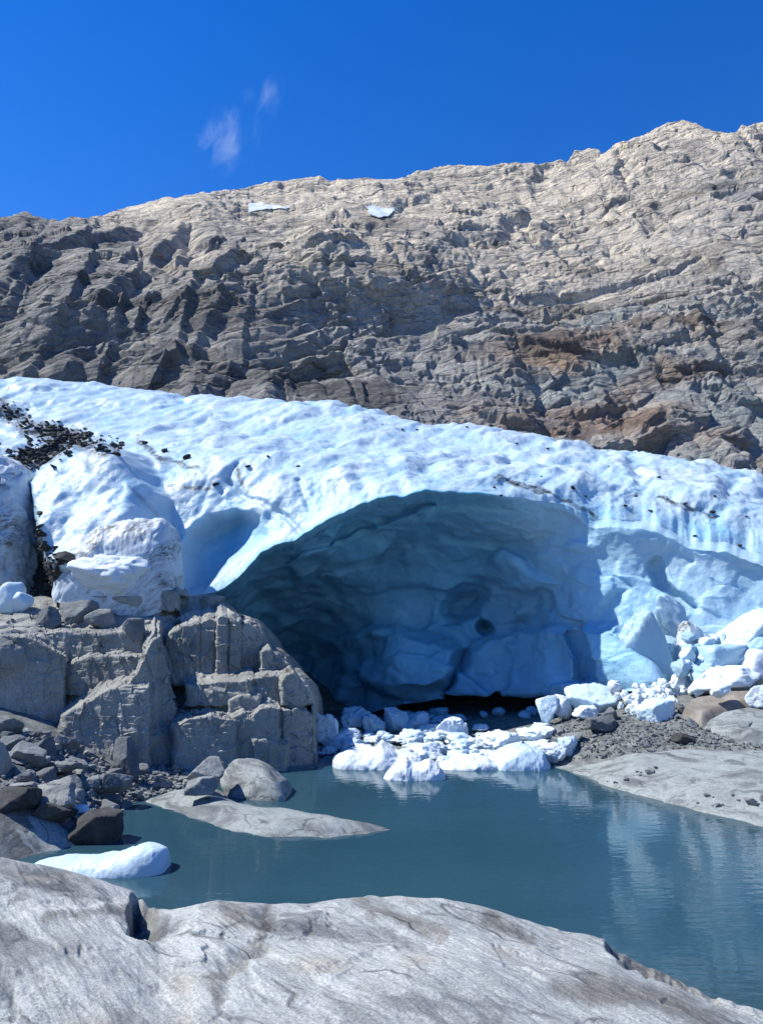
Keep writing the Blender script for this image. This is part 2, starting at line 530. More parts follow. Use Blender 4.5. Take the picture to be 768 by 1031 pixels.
# ------------------------------------------------------------------ mountain
SKY = np.array([(-420, 300), (-200, 240), (-60, 214), (0, 218), (25, 215), (60, 221), (108, 217), (130, 208), (170, 201), (200, 195), (260, 187), (320, 180), (400, 182), (420, 175), (455, 165), (480, 170),
                (520, 163), (540, 166), (570, 162), (578, 151), (588, 147), (600, 150), (606, 154), (616, 148), (640, 138), (660, 130), (672, 124), (686, 121), (700, 124), (718, 131), (738, 134), (746, 126), (768, 122), (820, 112), (900, 90), (1000, 75), (1190, 60)], float)
cols, rows = 1150, 520
px = np.sort(np.r_[np.linspace(-420, -26, 140), np.linspace(-25, 795, 960), np.linspace(796, 1190, 140)]); cols = len(px); rows = 600; v = np.linspace(0, 1, rows)
ysk = np.interp(px, SKY[:, 0], SKY[:, 1]) + 2.2 * fbm(np.stack([px / 16, 0 * px, 0 * px], -1), 4, 19); ybase = np.full(cols, 545.0)
PX = np.repeat(px[None], rows, 0); PY = ybase[None] + (ysk - ybase)[None] * v[:, None]
md = RBF([(-420, 540), (-420, 300), (0, 540), (0, 380), (0, 300), (0, 240), (0, 218), (100, 380), (100, 320), (100, 250), (120, 215), (200, 400), (200, 300), (210, 230), (250, 200), (320, 410), (330, 340),
          (330, 280), (330, 230), (350, 210), (320, 182), (430, 420), (420, 330), (420, 260), (430, 215), (430, 178), (540, 430), (540, 360), (560, 290), (560, 230), (560, 165), (680, 440), (680, 340), (700, 260),
          (690, 200), (690, 125), (768, 450), (768, 330), (768, 240), (768, 130), (1190, 540), (1190, 300), (1190, 60)],
         [62, 140, 66, 82, 92, 108, 125, 84, 92, 112, 150, 80, 98, 128, 165, 80, 98, 106, 124, 150, 185, 82, 106, 118, 158, 200, 84, 100, 128, 158, 205, 86, 108, 132, 165, 210, 88, 112, 140, 200, 66, 120, 240], c=.25)
D = md(PX, PY)
P = at(PX, PY, D)
N = normals(blur(P, 20)); N *= np.where((N[..., 1:2] > 0), -1, 1)
q = P.copy()
warp = np.stack([fbm(P * .03, 3, 21), fbm(P * .03, 3, 22), fbm(P * .03, 3, 23)], -1) * 9
# strata dip to the right below, steep joints on the left cliff
ct, st = math.cos(R(14)), math.sin(R(14))
S = P + warp
Q = np.stack([S[..., 0] * ct + S[..., 2] * st, S[..., 1], (-S[..., 0] * st + S[..., 2] * ct)], -1)
left = sstep(330, 180, PX) * sstep(215, 240, PY)
_, _, c1, _ = voronoi((P + warp) * np.array([.030, .03, .045]), 31)
_, _, c2, _ = voronoi((P + .5 * warp) * np.array([.085, .08, .12]), 41)
b3, e3 = blocks((P + .4 * warp) * np.array([.13, .14, .17]) + 9, 51, 1.9)
b5, e5 = blocks((P + .2 * warp) * np.array([.42, .45, .55]) + 9, 57, 1.9)
b6, e6 = blocks((P + .2 * warp) * np.array([1.1, 1.1, 1.4]) + 3, 59, 1.9)
BED, BD2, J1, J2 = (-.22, -.25, 1.0), (-.38, -.1, .9), (1.0, -.35, .25), (.75, .5, -.35)
top = sstep(.0, .25, (PY - ysk[None]) / 120.0)
amp = .92 + .08 * top
mk = lambda fq, sd: sstep(-.22, .22, fbm(P * fq, 3, sd))
PW = P + .35 * warp
disp = amp * (3.4 * joints(PW, BED, 19, 1, c1 * .06, .9) * mk(.012, 101) + 2.2 * joints(PW, BED, 7.5, 2, c1 * .12, .9) * mk(.022, 102) + .95 * joints(PW, BD2, 3.1, 3, c2 * .25, .9, .2) * mk(.04, 103) + .30 * joints(PW, BED, 1.4, 12, c2 * .4, .9, .3) * mk(.07, 106)
              + 2.2 * joints(P, J1, 22, 4, c1 * .3) * mk(.02, 104) + .9 * joints(P, J1, 7, 5, c2, .6, .2) * mk(.03, 105) + 1.0 * joints(P, J2, 11, 6, c2, .6) * mk(.025, 107) + .55 * joints(P, J2, 3, 7, c2, .5, .25) * mk(.05, 108)
              + .9 * b3 * mk(.025, 109) + .50 * b5 * mk(.05, 110) + .24 * b6 * mk(.08, 111) + 2.4 * fbm(P * .02, 3, 112) + .10 * fbm(P * .9, 4, 113))
disp = disp * (1 - .35 * left) + left * (2.8 * joints(P, J1, 11, 8, c1, .3) + 1.2 * joints(P, J2, 6, 9, c1, .3) + 1.6 * joints(PW, BED, 8, 10, c1, .5))
disp = blur(disp, 1)
P = P + N * (disp * (.6 + .4 * sstep(0, .02, 1 - v)[:, None]))[..., None]
# albedo regions: cream summit rock, grey left cliff, rusty and green-grey lower right
n1 = fbm(P * .035, 5, 91); n2 = fbm(P * .08 + 4, 5, 92); n3 = fbm(Q * np.array([.03, .03, .22]), 5, 93)
grey = np.array([.38, .37, .355]); cream = np.array([.78, .68, .545]); rust = np.array([.36, .235, .16]); green = np.array([.36, .395, .38]); dark = np.array([.17, .168, .168])
wc = sstep(350, 200, PY + 60 * n1 - .12 * (PX - 300) * (PX > 300)) * sstep(60, 220, PX + 90 * n2) * sstep(-.30, .10, n2 + .12)
wc = wc * (1 - .45 * sstep(560, 720, PX + 60 * n2))
wc = np.maximum(wc, sstep(32, 8, PY - ysk[None] + 10 * n2) * sstep(40, 130, PX))
wc = np.maximum(wc, sstep(.05, .4, n2) * sstep(300, 360, PX) * sstep(340, 300, PY) * .9)
wr = sstep(-.10, .25, n1 * .6 + .5 * n3) * sstep(400, 560, PX) * sstep(330, 400, PY + .05 * PX) * .8
wg = sstep(-.05, .25, -n3 + .2 * n1) * sstep(430, 560, PX) * sstep(300, 330, PY) * .8
wd = sstep(.05, .4, n3 - n1 * .3) * .6
alb = grey[None, None] * (1 - .22 * sstep(420, 200, PX))[..., None] + 0 * P
for w, c in ((wd, dark), (wc, cream), (wg, green), (wr, rust)):
    alb = alb * (1 - w[..., None]) + c * w[..., None]
alb = alb * (1 - .42 * sstep(.02, .30, n3 * .7 + .5 * fbm(P * .06, 5, 97)) * sstep(-10, 60, PY - ysk[None]))[..., None]
MT = P; MPX, MPY = project(MT)
back = P[-1:] + np.array([0, 60, -60.])
Pm = np.concatenate([P, back]); alb = np.concatenate([alb, alb[-1:]])
mo = tag(grid_mesh(Pm, 'mountain', M['mountain'], smooth=True, attrs={'albedo': alb}), kind='structure')
mt_hit = Surf(MT[:, (px > -50) & (px < 830)])

# ------------------------------------------------------------------ glacier
KX = np.array([-300, -100, 0, 60, 120, 180, 215, 240, 262, 300, 340, 380, 430, 480, 520, 560, 600, 660, 700, 768, 900, 1080], float)
K = {  # per column: (pixel row, distance) of the crest, a mid point, the brow and the lip
    'crest_y': [372, 380, 385, 387, 389, 396, 399, 401, 402, 405, 412, 418, 426, 434, 441, 447, 453, 461, 467, 479, 497, 520],
    'crest_d': [48, 50, 50, 50, 50, 49, 49, 48, 48, 47, 46.5, 46, 45, 44.5, 44, 43.5, 43, 42, 41.5, 41, 40, 40],
    'mid_y':   [410, 415, 420, 424, 426, 430, 432, 435, 436, 440, 443, 446, 452, 458, 464, 468, 472, 480, 487, 500, 520, 545],
    'mid_d':   [40, 41, 41, 41, 40.5, 39.5, 39, 38.5, 38, 37, 36.5, 36, 35.5, 35, 35, 35, 34.5, 34.3, 34, 34, 33.5, 33],
    'brow_y':  [500, 500, 500, 498, 490, 480, 478, 478, 480, 480, 478, 475, 474, 475, 478, 481, 484, 493, 501, 516, 545, 575],
    'brow_d':  [31, 31.5, 31.5, 31.5, 31.3, 31, 30.8, 30.6, 30.5, 30, 29.6, 29.4, 29.3, 29.9, 30.7, 31.4, 31.6, 31.5, 31.2, 30.8, 30.4, 30],
    'lip_y':   [640, 640, 625, 612, 606, 602, 598, 582, 556, 541, 517, 502, 494, 496, 501, 508, 517, 530, 541, 558, 590, 620],
    'lip_d':   [26, 26.5, 27, 27.3, 27.6, 28, 28.2, 28.3, 28.4, 28.3, 28.2, 28.2, 28.3, 28.9, 29.6, 30.3, 30.4, 30.3, 29.9, 29.5, 28.9, 28.3],
    'base_y':  [760, 760, 750, 745, 745, 745, 745, 742, 740, 735, 728, 716, 702, 700, 700, 700, 697, 694, 690, 690, 700, 710],
}
cols = 900
gpx = np.linspace(-300, 1080, cols)
kk = {n: np.interp(gpx, KX, np.asarray(a_, float)) for n, a_ in K.items()}
ker = np.hanning(31); ker /= ker.sum()
for n in kk:
    if n != 'lip_y': kk[n] = np.convolve(np.pad(kk[n], 15, 'edge'), ker, 'valid')
wob = fbm(np.stack([gpx / 22, 0 * gpx, 0 * gpx], -1), 4, 5)
kk['lip_y'] = kk['lip_y'] + 5 * wob * sstep(150, 220, gpx) * sstep(520, 430, gpx) + 13 * fbm(np.stack([gpx / 48, 0 * gpx + 3, 0 * gpx], -1), 4, 6) * sstep(460, 560, gpx)
kk['lip_d'] = kk['lip_d'] + .9 * fbm(np.stack([gpx / 40, 0 * gpx + 8, 0 * gpx], -1), 4, 7) * sstep(460, 560, gpx)
crest = at(gpx, kk['crest_y'], kk['crest_d']); mid = at(gpx, kk['mid_y'], kk['mid_d'])
brow = at(gpx, kk['brow_y'], kk['brow_d']); lip = at(gpx, kk['lip_y'], kk['lip_d'])
behind = crest + np.array([0, 16, 1.0]); far = crest + np.array([0, 34, -9.])
keys = np.stack([far, behind, crest, mid, brow, lip])
vv = np.r_[np.linspace(0, 2, 24)[:-1], np.linspace(2, 3, 110)[:-1], np.linspace(3, 4, 130)[:-1], np.linspace(4, 5, 150)]
T = pchip(np.arange(6.), keys, vv)
tpx, tpy = project(T)
# cave shell: distance field over the picture, from the lip to the foot of the ice
cd = RBF([(180, 640), (180, 740), (230, 590), (230, 640), (230, 740), (262, 562), (262, 600), (270, 660), (280, 735), (300, 548), (300, 580), (300, 620), (300, 660), (310, 720),
          (340, 530), (340, 560), (340, 600), (345, 628), (350, 660), (350, 705), (380, 515), (380, 545), (385, 590), (390, 630), (390, 660), (390, 710),
          (430, 510), (430, 545), (430, 590), (430, 640), (430, 695), (480, 515), (480, 555), (480, 600), (480, 650), (480, 700), (520, 520), (520, 560), (520, 610), (520, 655), (520, 700),
          (560, 530), (560, 570), (560, 620), (560, 690), (610, 550), (610, 600), (610, 650), (610, 695), (660, 570), (660, 620), (660, 690), (700, 580), (700, 640), (700, 690), (768, 600), (768, 690), (1080, 660), (1080, 710), (-300, 650), (-300, 750), (0, 650), (0, 740)],
         [31, 31, 31.5, 36, 36, 31.5, 36, 42, 42, 31, 35, 39, 43, 42,
          30.6, 34, 37.5, 39, 40, 38, 30.8, 34, 36.6, 37, 36, 36,
          31, 34, 36.2, 36.2, 35.2, 31, 33.8, 35.4, 35.2, 34.4, 30.8, 32.8, 34.2, 34.0, 33.4,
          30.8, 31.1, 31.5, 31.4, 30.1, 29.8, 29.8, 29.8, 29.5, 28.9, 28.5, 29.0, 28.3, 27.9, 28.2, 27.1, 26.8, 27.0, 26, 26.5, 28, 28.5], c=.12)
nr = 330
cv = np.r_[np.linspace(0, .06, 22)[:-1], np.linspace(.06, 1, nr)]
CPX = np.repeat(gpx[None], len(cv), 0); CPY = kk['lip_y'][None] + (kk['base_y'] - kk['lip_y'])[None] * cv[:, None]
wn = np.stack([CPX / 60, CPY / 60, 0 * CPX], -1)
wxp = CPX + 5 * fbm(wn, 4, 61); wyp = CPY + 5 * fbm(wn + 9, 4, 62)
Dc = cd(CPX, CPY)
Dc = np.where(Dc < kk['lip_d'][None] + .05, Dc + (kk['lip_d'][None] + .05 - Dc) * sstep(600, 480, gpx)[None], Dc)


def slab(poly, amt, soft=4.0):
    return -amt * sstep(-soft * .35, soft, sdf(wxp, wyp, poly))


Dc += slab([(318, 640), (350, 634), (400, 630), (440, 638), (463, 650), (452, 690), (425, 702), (390, 704), (365, 690), (340, 668)], 1.5, 9)
Dc += slab([(470, 655), (486, 640), (520, 630), (576, 628), (588, 660), (590, 706), (450, 706), (455, 688)], 1.0, 8)
Dc += slab([(580, 630), (622, 626), (645, 655), (668, 684), (660, 706), (594, 706), (590, 665)], 1.1, 8)
Dc += slab([(285, 568), (300, 556), (345, 545), (400, 520), (440, 505), (436, 528), (395, 552), (350, 566), (318, 582), (305, 590)], .8, 5)
Dc += slab([(320, 580), (352, 570), (400, 556), (445, 540), (520, 556), (560, 590), (470, 600), (400, 590), (345, 602)], .5, 8)
Dc += 1.9 * sstep(26, 4, np.hypot((wxp - 470 + .5 * (wyp - 605)) / 1.05, (wyp - 605) * 1.0)) + 1.8 * sstep(9, 4, np.hypot(wxp - 489, wyp - 632))
Dc += .7 * sstep(5, 1, polydist(wxp, wyp, [(468, 656), (455, 690), (448, 702)])) + .8 * sstep(4, 1, polydist(wxp, wyp, [(573, 634), (584, 660), (590, 700)]))
Dc += .5 * sstep(8, .5, polydist(wxp, wyp, [(657, 566), (666, 590), (678, 600), (697, 612)]))
Dc = np.r_[Dc[:40], blur(Dc, 2)[40:]]
# scalloped melt hollows
lipf = sstep(0, .055, cv)[:, None]
Dc = kk['lip_d'][None] + (Dc - kk['lip_d'][None]) * np.where(gpx < 480, 1, 1)[None] * lipf
C = at(CPX, CPY, Dc)
Cn = normals(blur(C, 14)); Cn *= np.where(Cn[..., 1:2] > 0, -1, 1)
f1, f2, _, _ = voronoi(C * np.array([.55, .55, .8]) + 1.5 * np.stack([fbm(C * .3, 2, 1), fbm(C * .3, 2, 2), fbm(C * .3, 2, 3)], -1), 77)
cb1, _ = blocks(C * np.array([.33, .4, .45]) + .4 * np.stack([fbm(C * .3, 2, 1), fbm(C * .3, 2, 2), fbm(C * .3, 2, 3)], -1), 79, 2.2)
cb2, _ = blocks(C * np.array([.8, .9, 1.0]) + 3, 80, 2.2)
cb1 = blur(cb1, 5); cb2 = blur(cb2, 2)
cdp = .42 * cb1 * (.35 + .65 * sstep(-.2, .3, fbm(C * .25, 3, 81))) + .08 * cb2 + .16 * (f1 - .5) + .30 * fbm(C * .35, 4, 33) + .05 * fbm(C * 2.0, 3, 34)
C = C + Cn * (cdp * sstep(0, .08, cv)[:, None])[..., None]
# undercut foot: the ice ends above the floor and runs back into the dark
foot = C[-1]
u1 = foot + np.array([0, .5, -.05]); u2 = foot + np.array([0, 3.5, .25]); u3 = foot + np.array([0, 9., -.4]); u4 = foot + np.array([0, 14., -3])
C = np.concatenate([C, [u1, u2, u3, u4]]); cvx = np.r_[cv, 1, 1, 1, 1]
# upper surface relief: elongated melt hollows and cups
Tn = normals(T); Tn *= np.where(Tn[..., 2:3] < 0, -1, 1)
w3 = np.stack([fbm(T * .22, 4, 4), fbm(T * .22, 4, 5), fbm(T * .22, 4, 6)], -1)
TR = T.copy(); TR[..., 0] = T[..., 0] * .85 - T[..., 1] * .5; TR[..., 1] = T[..., 0] * .5 + T[..., 1] * .85
f1, f2, cid, _ = voronoi((TR + 2.2 * w3) * np.array([.42, .16, .25]), 88)
g1, g2, _, _ = voronoi((TR + 1.2 * w3) * np.array([1.0, .4, .6]), 98)
fade = (1 - sstep(4.75, 5, vv))[:, None] * sstep(.3, 2, vv)[:, None]
td = .30 * (sstep(.0, .6, f2 - f1) - .6) - .18 * (g1 - .5) + .75 * fbm(T * .13, 4, 44) + .2 * fbm(TR * np.array([.9, .35, .5]), 4, 46) + .10 * fbm(TR * np.array([2.2, .9, 1.2]), 4, 47) + .05 * fbm(T * 2.2, 4, 45)
lf = sstep(4.2, 4.9, vv)[:, None]
td *= .98
td = td * (1 - .45 * lf) + lf * .25 * (f1 - .5)
T = T + Tn * (td * fade)[..., None]
# niche left of the arch, its overhanging left edge
tq = np.stack([tpx / 40, tpy / 40, 0 * tpx], -1)
nx = tpx + 4 * fbm(tq, 3, 8); ny = tpy + 4 * fbm(tq + 5, 3, 9)
ns = sdf(nx, ny, [(236, 503), (205, 512), (186, 530), (174, 552), (176, 600), (205, 600), (235, 565), (275, 540), (262, 515)])
T[..., 1] += 1.3 * sstep(0, 16, ns) * sstep(290, 215, tpx + .3 * (tpy - 530))
# hummock and grimy ridge of the left margin, swelling out of the same ice
hq = np.stack([tpx / 35, tpy / 35, 0 * tpx], -1); hx = tpx + 7 * fbm(hq, 4, 208); hy = tpy + 6 * fbm(hq + 5, 4, 209)
HA = sdf(hx, hy, [(34, 500), (48, 474), (78, 454), (118, 452), (150, 468), (166, 500), (170, 560), (160, 610), (66, 610), (40, 560)])
HB = sdf(hx, hy, [(-260, 430), (-8, 438), (0, 466), (6, 510), (11, 560), (12, 640), (-260, 660)])
hb_ = 2.3 * sstep(-5, 26, HA) ** .8 + 1.8 * sstep(-4, 20, HB) ** .8
T[..., 1] -= hb_; T[..., 2] += .25 * hb_
gul = sstep(8, -4, HA) * sstep(8, -4, HB) * sstep(120, 60, tpx) * sstep(462, 486, tpy)
# crack lines on the brow
for pts in ([(228, 480), (250, 498), (290, 520), (303, 535)], [(300, 482), (308, 505)]):
    T[..., 1] += .18 * sstep(5, .5, polydist(nx, ny, pts))
tpx2, tpy2 = project(T)
# attributes
n_d = fbm(T * .5, 5, 55); n_e = fbm(T * 1.6, 4, 56)
dirt = np.zeros(tpx.shape)
for pts, wd_ in (([(-80, 380), (0, 410), (30, 430), (75, 442), (100, 452)], 13), ([(75, 440), (40, 460), (10, 470), (-40, 500)], 15), ([(10, 470), (18, 500), (28, 535), (45, 565), (60, 590)], 15), ([(140, 440), (160, 462), (200, 470)], 4),
                 ([(170, 490), (210, 492)], 4), ([(500, 480), (560, 500), (600, 520)], 3), ([(660, 500), (720, 520)], 3), ([(240, 472), (250, 495)], 3)):
    dirt = np.maximum(dirt, sstep(wd_, wd_ * .35, polydist(tpx2 + 10 * n_d, tpy2 + 8 * n_e, pts)))
dirt = np.maximum(dirt, .95 * gul)
sk_ = fbm(np.stack([(tpx + .8 * tpy) / 60, (tpy - .8 * tpx) / 12, 0 * tpx], -1), 5, 210)
dirt = np.maximum(dirt, .9 * sstep(.12, .4, sk_) * sstep(-6, 10, np.maximum(HA, HB)) * sstep(560, 470, tpy + 20 * n_d))
dirt = np.maximum(dirt, .55 * sstep(.18, .5, n_d) * sstep(220, 40, tpx) * sstep(400, 440, tpy))
sr_ = fbm(TR * np.array([1.6, .22, .4]), 5, 215)
dirt = np.maximum(dirt, .50 * sstep(.05, .45, sr_ + .3 * n_e) * sstep(380, 680, tpx) * sstep(-.3, .3, n_d + .2))
dirt = np.maximum(dirt, .25 * sstep(.2, .5, sr_) * sstep(200, 260, tpx))
clean_t = .10 + .32 * sstep(.35, .05, f2 - f1) * .5 + .5 * sstep(0, 24, ns) + .25 * lf * sstep(480, 600, tpx)
clean_t = clean_t + .22 * sstep(.02, .35, -fbm(TR * np.array([.9, .35, .5]), 4, 46)) + .2 * sstep(.5, .75, 1 - g1) * 0
clean_t = np.clip(clean_t + .7 * (sstep(4.90, 5.0, vv)[:, None] * (sstep(200, 260, gpx) * sstep(540, 450, gpx))[None]), 0, 1)
cn = fbm(C * .4, 5, 66)
cpx4 = np.concatenate([CPX, CPX[:4]]); rr = sstep(450, 620, cpx4)
clean_c = (.92 + .15 * cn) * (1 - rr) + rr * (.40 + .25 * cn + .35 * sstep(0, .7, cvx)[:, None] * sstep(720, 560, cpx4))
glacier = thing('glacier', 'huge blue white glacier tongue with a broad ice cave in its front', 'glacier', (0, 30, 0))
PAR = np.array([0, 30., 0])
grid_mesh(T - PAR, 'ice_surface', M['glacier'], glacier, attrs={'clean': clean_t, 'dirt': dirt})
grid_mesh(C - PAR, 'cave_wall', M['glacier'], glacier, attrs={'clean': np.clip(clean_c, 0, 1), 'dirt': 0 * clean_c})
gl_hit = Surf(T[40:])

# ------------------------------------------------------------------ rock outcrop on the left
OC = [(-160, 640, 19.5), (-160, 780, 18.5), (-160, 600, 22), (0, 640, 21.4), (0, 700, 21.1), (0, 745, 20.6), (35, 648, 21.8), (60, 655, 22.6), (64, 700, 22.9), (40, 730, 21.6), (0, 625, 23.2), (50, 622, 24.2), (0, 608, 25), (50, 605, 25.6),
      (100, 628, 24.1), (100, 606, 26), (110, 590, 27.3), (150, 590, 27), (178, 588, 27), (178, 612, 26.5), (150, 614, 25.6), (130, 665, 23.5), (90, 682, 22.8), (60, 708, 22.1), (100, 664, 23.9), (72, 686, 23.3),
      (80, 640, 24.1), (120, 643, 24.0), (120, 660, 23.8), (132, 690, 22.3), (105, 700, 21.8), (80, 720, 21.5), (70, 745, 21.3), (100, 760, 21.1), (130, 778, 20.9), (145, 740, 21.3),
      (152, 625, 24.3), (157, 660, 22.9), (160, 700, 22.2), (164, 740, 21.7), (168, 778, 21.5), (180, 630, 25.0), (180, 680, 25.0), (215, 630, 25.2), (215, 672, 25.1), (240, 628, 25.9), (240, 655, 25.6), (180, 616, 26.4), (212, 608, 26.9),
      (172, 640, 24.9), (174, 690, 24.5), (174, 704, 24.2), (190, 698, 23.7), (200, 680, 24.9), (230, 692, 24), (250, 668, 25.3), (256, 700, 24), (182, 720, 22.9), (210, 718, 22.9), (182, 707, 24.0),
      (186, 727, 22.5), (225, 724, 22.6), (190, 772, 22.2), (230, 768, 22.3), (235, 735, 22.6), (250, 716, 23), (250, 762, 22.8), (262, 702, 23.6), (280, 706, 24), (275, 722, 23.4), (280, 775, 23.2), (275, 650, 26), (290, 680, 25),
      (300, 692, 24.8), (300, 750, 24.2), (314, 700, 25.4), (316, 775, 25)]
OT = np.array([(-160, 590), (-60, 612), (0, 606), (45, 600), (60, 606), (85, 596), (100, 588), (130, 585), (175, 586), (182, 602), (205, 598), (222, 604), (232, 616), (256, 622), (268, 636), (274, 650), (288, 660), (300, 676), (310, 686), (315, 702), (313, 714), (317, 736), (320, 765), (321, 782)], float)
cols, rows = 640, 420
opx = np.sort(np.r_[np.linspace(-160, -4, 60), np.linspace(-3, 321, cols - 60)]); v = np.linspace(0, 1, rows)
ot = np.interp(opx, OT[:, 0], OT[:, 1]) + 2.5 * fbm(np.stack([opx / 14, 0 * opx, 0 * opx], -1), 3, 3)
ob = np.interp(opx, [-160, 0, 60, 130, 321], [800, 775, 780, 790, 792])
OX = np.repeat(opx[None], rows, 0); OY = ob + (ot - ob) * v[:, None]
od = RBF([(a_, b_) for a_, b_, _ in OC], [c_ for _, _, c_ in OC], c=.06)
wq = np.stack([OX / 30, OY / 30, 0 * OX], -1)
D = od(OX + 3 * fbm(wq, 3, 1), OY + 3 * fbm(wq + 4, 3, 2))
D = D + .9
# the joint blocks: skyline of the face, its foot, distance at both ends, height of the ledge above it in the picture, how far the ledge runs back
JB = [([-160, 0, 25, 48, 64], [640, 640, 641, 650, 662], 790, 20.4, 22.1, 18, 3.2), ([34, 60, 100, 147], [638, 636, 638, 636], 672, 23.4, 23.7, 16, 3.2), ([66, 90, 125, 148], [668, 662, 660, 664], 700, 22.9, 22.9, 5, .7),
      ([62, 80, 105, 126, 150], [722, 712, 697, 690, 692], 800, 21.3, 21.5, 24, 2.2), ([122, 140, 150, 160], [700, 670, 648, 640], 800, 21.7, 22.4, 16, 2.0), ([146, 156, 165, 176], [650, 636, 660, 712], 800, 22.4, 22.9, 16, 2.2),
      ([158, 164, 180], [596, 594, 596], 616, 26.0, 26.2, 8, 1.0), ([168, 180, 195, 201.5], [640, 632, 626, 625], 690, 24.7, 24.8, 13, 1.6), ([202, 210, 216.5], [627, 621, 624], 690, 24.9, 24.95, 12, 1.6), ([217.5, 223, 229], [622, 619, 621], 680, 24.8, 24.9, 12, 1.6),
      ([230, 236, 242], [618, 616, 620], 676, 25.0, 25.1, 10, 1.4), ([242, 252, 262, 271], [628, 626, 634, 646], 680, 25.3, 25.8, 8, 1.2), ([262, 272, 282, 292], [656, 652, 655, 668], 684, 24.9, 25.5, 8, .9),
      ([186, 205, 230, 254], [690, 688, 686, 684], 712, 23.6, 23.7, 25, 2.6), ([228, 240, 252, 262], [706, 701, 699, 700], 722, 23.5, 23.6, 9, .8), ([256, 270, 284, 292], [682, 680, 679, 684], 716, 24.1, 24.5, 6, .9),
      ([284, 294, 305, 314], [682, 677, 680, 692], 712, 24.0, 24.6, 6, 1.0), ([283, 295, 306, 317], [716, 714, 715, 722], 760, 23.6, 24.2, 3, .4), ([254, 262, 272, 281], [722, 714, 712, 716], 752, 22.9, 23.3, 9, .9),
      ([232, 245, 258], [722, 718, 724], 790, 22.7, 22.8, 8, .9), ([254, 270, 290], [746, 744, 748], 800, 22.6, 23.1, 4, .5), ([286, 300, 320], [754, 752, 762], 800, 23.3, 24.0, 4, .5), ([174, 190, 212, 236], [730, 724, 721, 726], 800, 22.0, 22.3, 8, 1.3)]
q3 = np.stack([OX / 13, OY / 13, 0 * OX], -1)
jx = OX + .9 * fbm(q3, 3, 31) + 2.0 * fbm(q3 * .3, 2, 32); jy = OY + 1.3 * fbm(q3, 3, 33) + 2.0 * fbm(q3 * .3, 2, 34)
for xs_, yt_, yb_, da_, db_, ht_, rec_ in JB:
    tp_ = np.interp(jx, xs_, yt_); t_ = (jx - xs_[0]) / (xs_[-1] - xs_[0]); up_ = np.clip((tp_ - jy) / ht_, 0, None)
    dep_ = da_ + (db_ - da_) * t_ + rec_ * up_ ** .8 + .004 * (yb_ - jy) + .5 * np.clip(np.abs(t_ - .5) * 2 - .85, 0, 9) ** 2 * 10
    dep_ = np.where((jx >= xs_[0] - 1.3) & (jx <= xs_[-1] + 1.3) & (jy <= yb_) & (up_ < 1.0), dep_, 1e3)
    D = np.minimum(D, dep_)
D = D + 1.2 * sstep(8, 0, OY - ot) * sstep(200, 300, OX)
D = blur(D, 2)
P = at(OX, OY, D); N = normals(blur(P, 4)); N *= np.where(N[..., 1:2] > 0, -1, 1)
wv = np.stack([fbm(P * .6, 3, 6), fbm(P * .6, 3, 7), fbm(P * .6, 3, 8)], -1)
b1, e1 = blocks((P + .12 * wv) * np.array([1.15, 1.0, .5]), 131, 1.3)
b2, e2 = blocks((P + .08 * wv) * np.array([2.6, 2.4, 1.3]) + 2, 141, 1.5)
rgt = sstep(150, 200, OX)
PR = P + .25 * wv
st1 = saw(PR[..., 2] / 1.1 + .12 * PR[..., 0] + .5 * fbm(P * .5, 3, 153), .3); st2 = saw(PR[..., 2] / .38 + .3 * PR[..., 0] + .6 * fbm(P * .8, 3, 154), .3)
mk = sstep(-.1, .35, fbm(P * .7, 3, 155))
_, _, oc1, _ = voronoi(P * np.array([.9, .9, .8]), 311); _, _, oc2, _ = voronoi(P * np.array([2.2, 2.0, 1.8]), 312)
omk = lambda fq, sd: sstep(-.3, .25, fbm(P * fq, 3, sd))
disp = .06 * b2 * omk(.8, 401) + 0.09 * joints(P, (.15, -.15, 1), .8, 21, oc1 * .3) * omk(.6, 402) + 0.04 * joints(P, (-.1, -.2, 1), .3, 22, oc2) * omk(.9, 403) + 0.11 * joints(P, (1, -.4, .1), .9, 23, oc1) * omk(.6, 404) + .08 * joints(P, (.8, .5, .2), .42, 24, oc2) * omk(.9, 405)
disp += .022 * joints(P, (.2, -.5, 1), .12, 25, oc2) * omk(1.4, 406) + .02 * fbm(P * np.array([4, 4, 1.2]), 4, 151) + .012 * fbm(P * 7, 4, 152)
P = P + N * (disp * sstep(1.0, .97, v)[:, None])[..., None]
OUTC = P
bk = [P[-1] + np.array([0, dy, dz]) for dy, dz in ((1.5, -.1), (4, -.5), (6, -2), (7, -7))]
tag(grid_mesh(np.concatenate([P, bk]), 'rock_outcrop', M['outcrop'], smooth=False), 'tall stepped grey rock outcrop beside the pool, left of the ice cave', 'rock')
out_hit = Surf(OUTC)

# ------------------------------------------------------------------ foreground bedrock slab
CR = np.array([(-700, 800), (-300, 830), (-100, 855), (0, 866), (40, 872), (100, 885), (138, 899), (150, 908), (160, 915), (172, 916), (190, 912), (220, 907), (262, 910), (310, 911), (340, 906), (400, 903), (445, 906), (480, 913), (520, 925), (570, 940), (615, 951), (645, 964), (675, 978), (700, 992), (720, 1002), (768, 1022), (900, 1080), (1300, 1250)], float)
cols, rows = 1000, 520
fpx = np.linspace(-600, 1250, cols)
fpx = np.sort(np.r_[np.linspace(-5, 773, 780), np.linspace(-650, -6, 110), np.linspace(774, 1250, 90)]); cols = len(fpx)
yc = np.interp(fpx, CR[:, 0], CR[:, 1]); dc = np.interp(fpx, [-650, 0, 140, 200, 400, 600, 768, 1250], [6.0, 7.2, 7.0, 6.6, 6.8, 6.6, 6.3, 5.2])
cre = at(fpx, yc, dc)
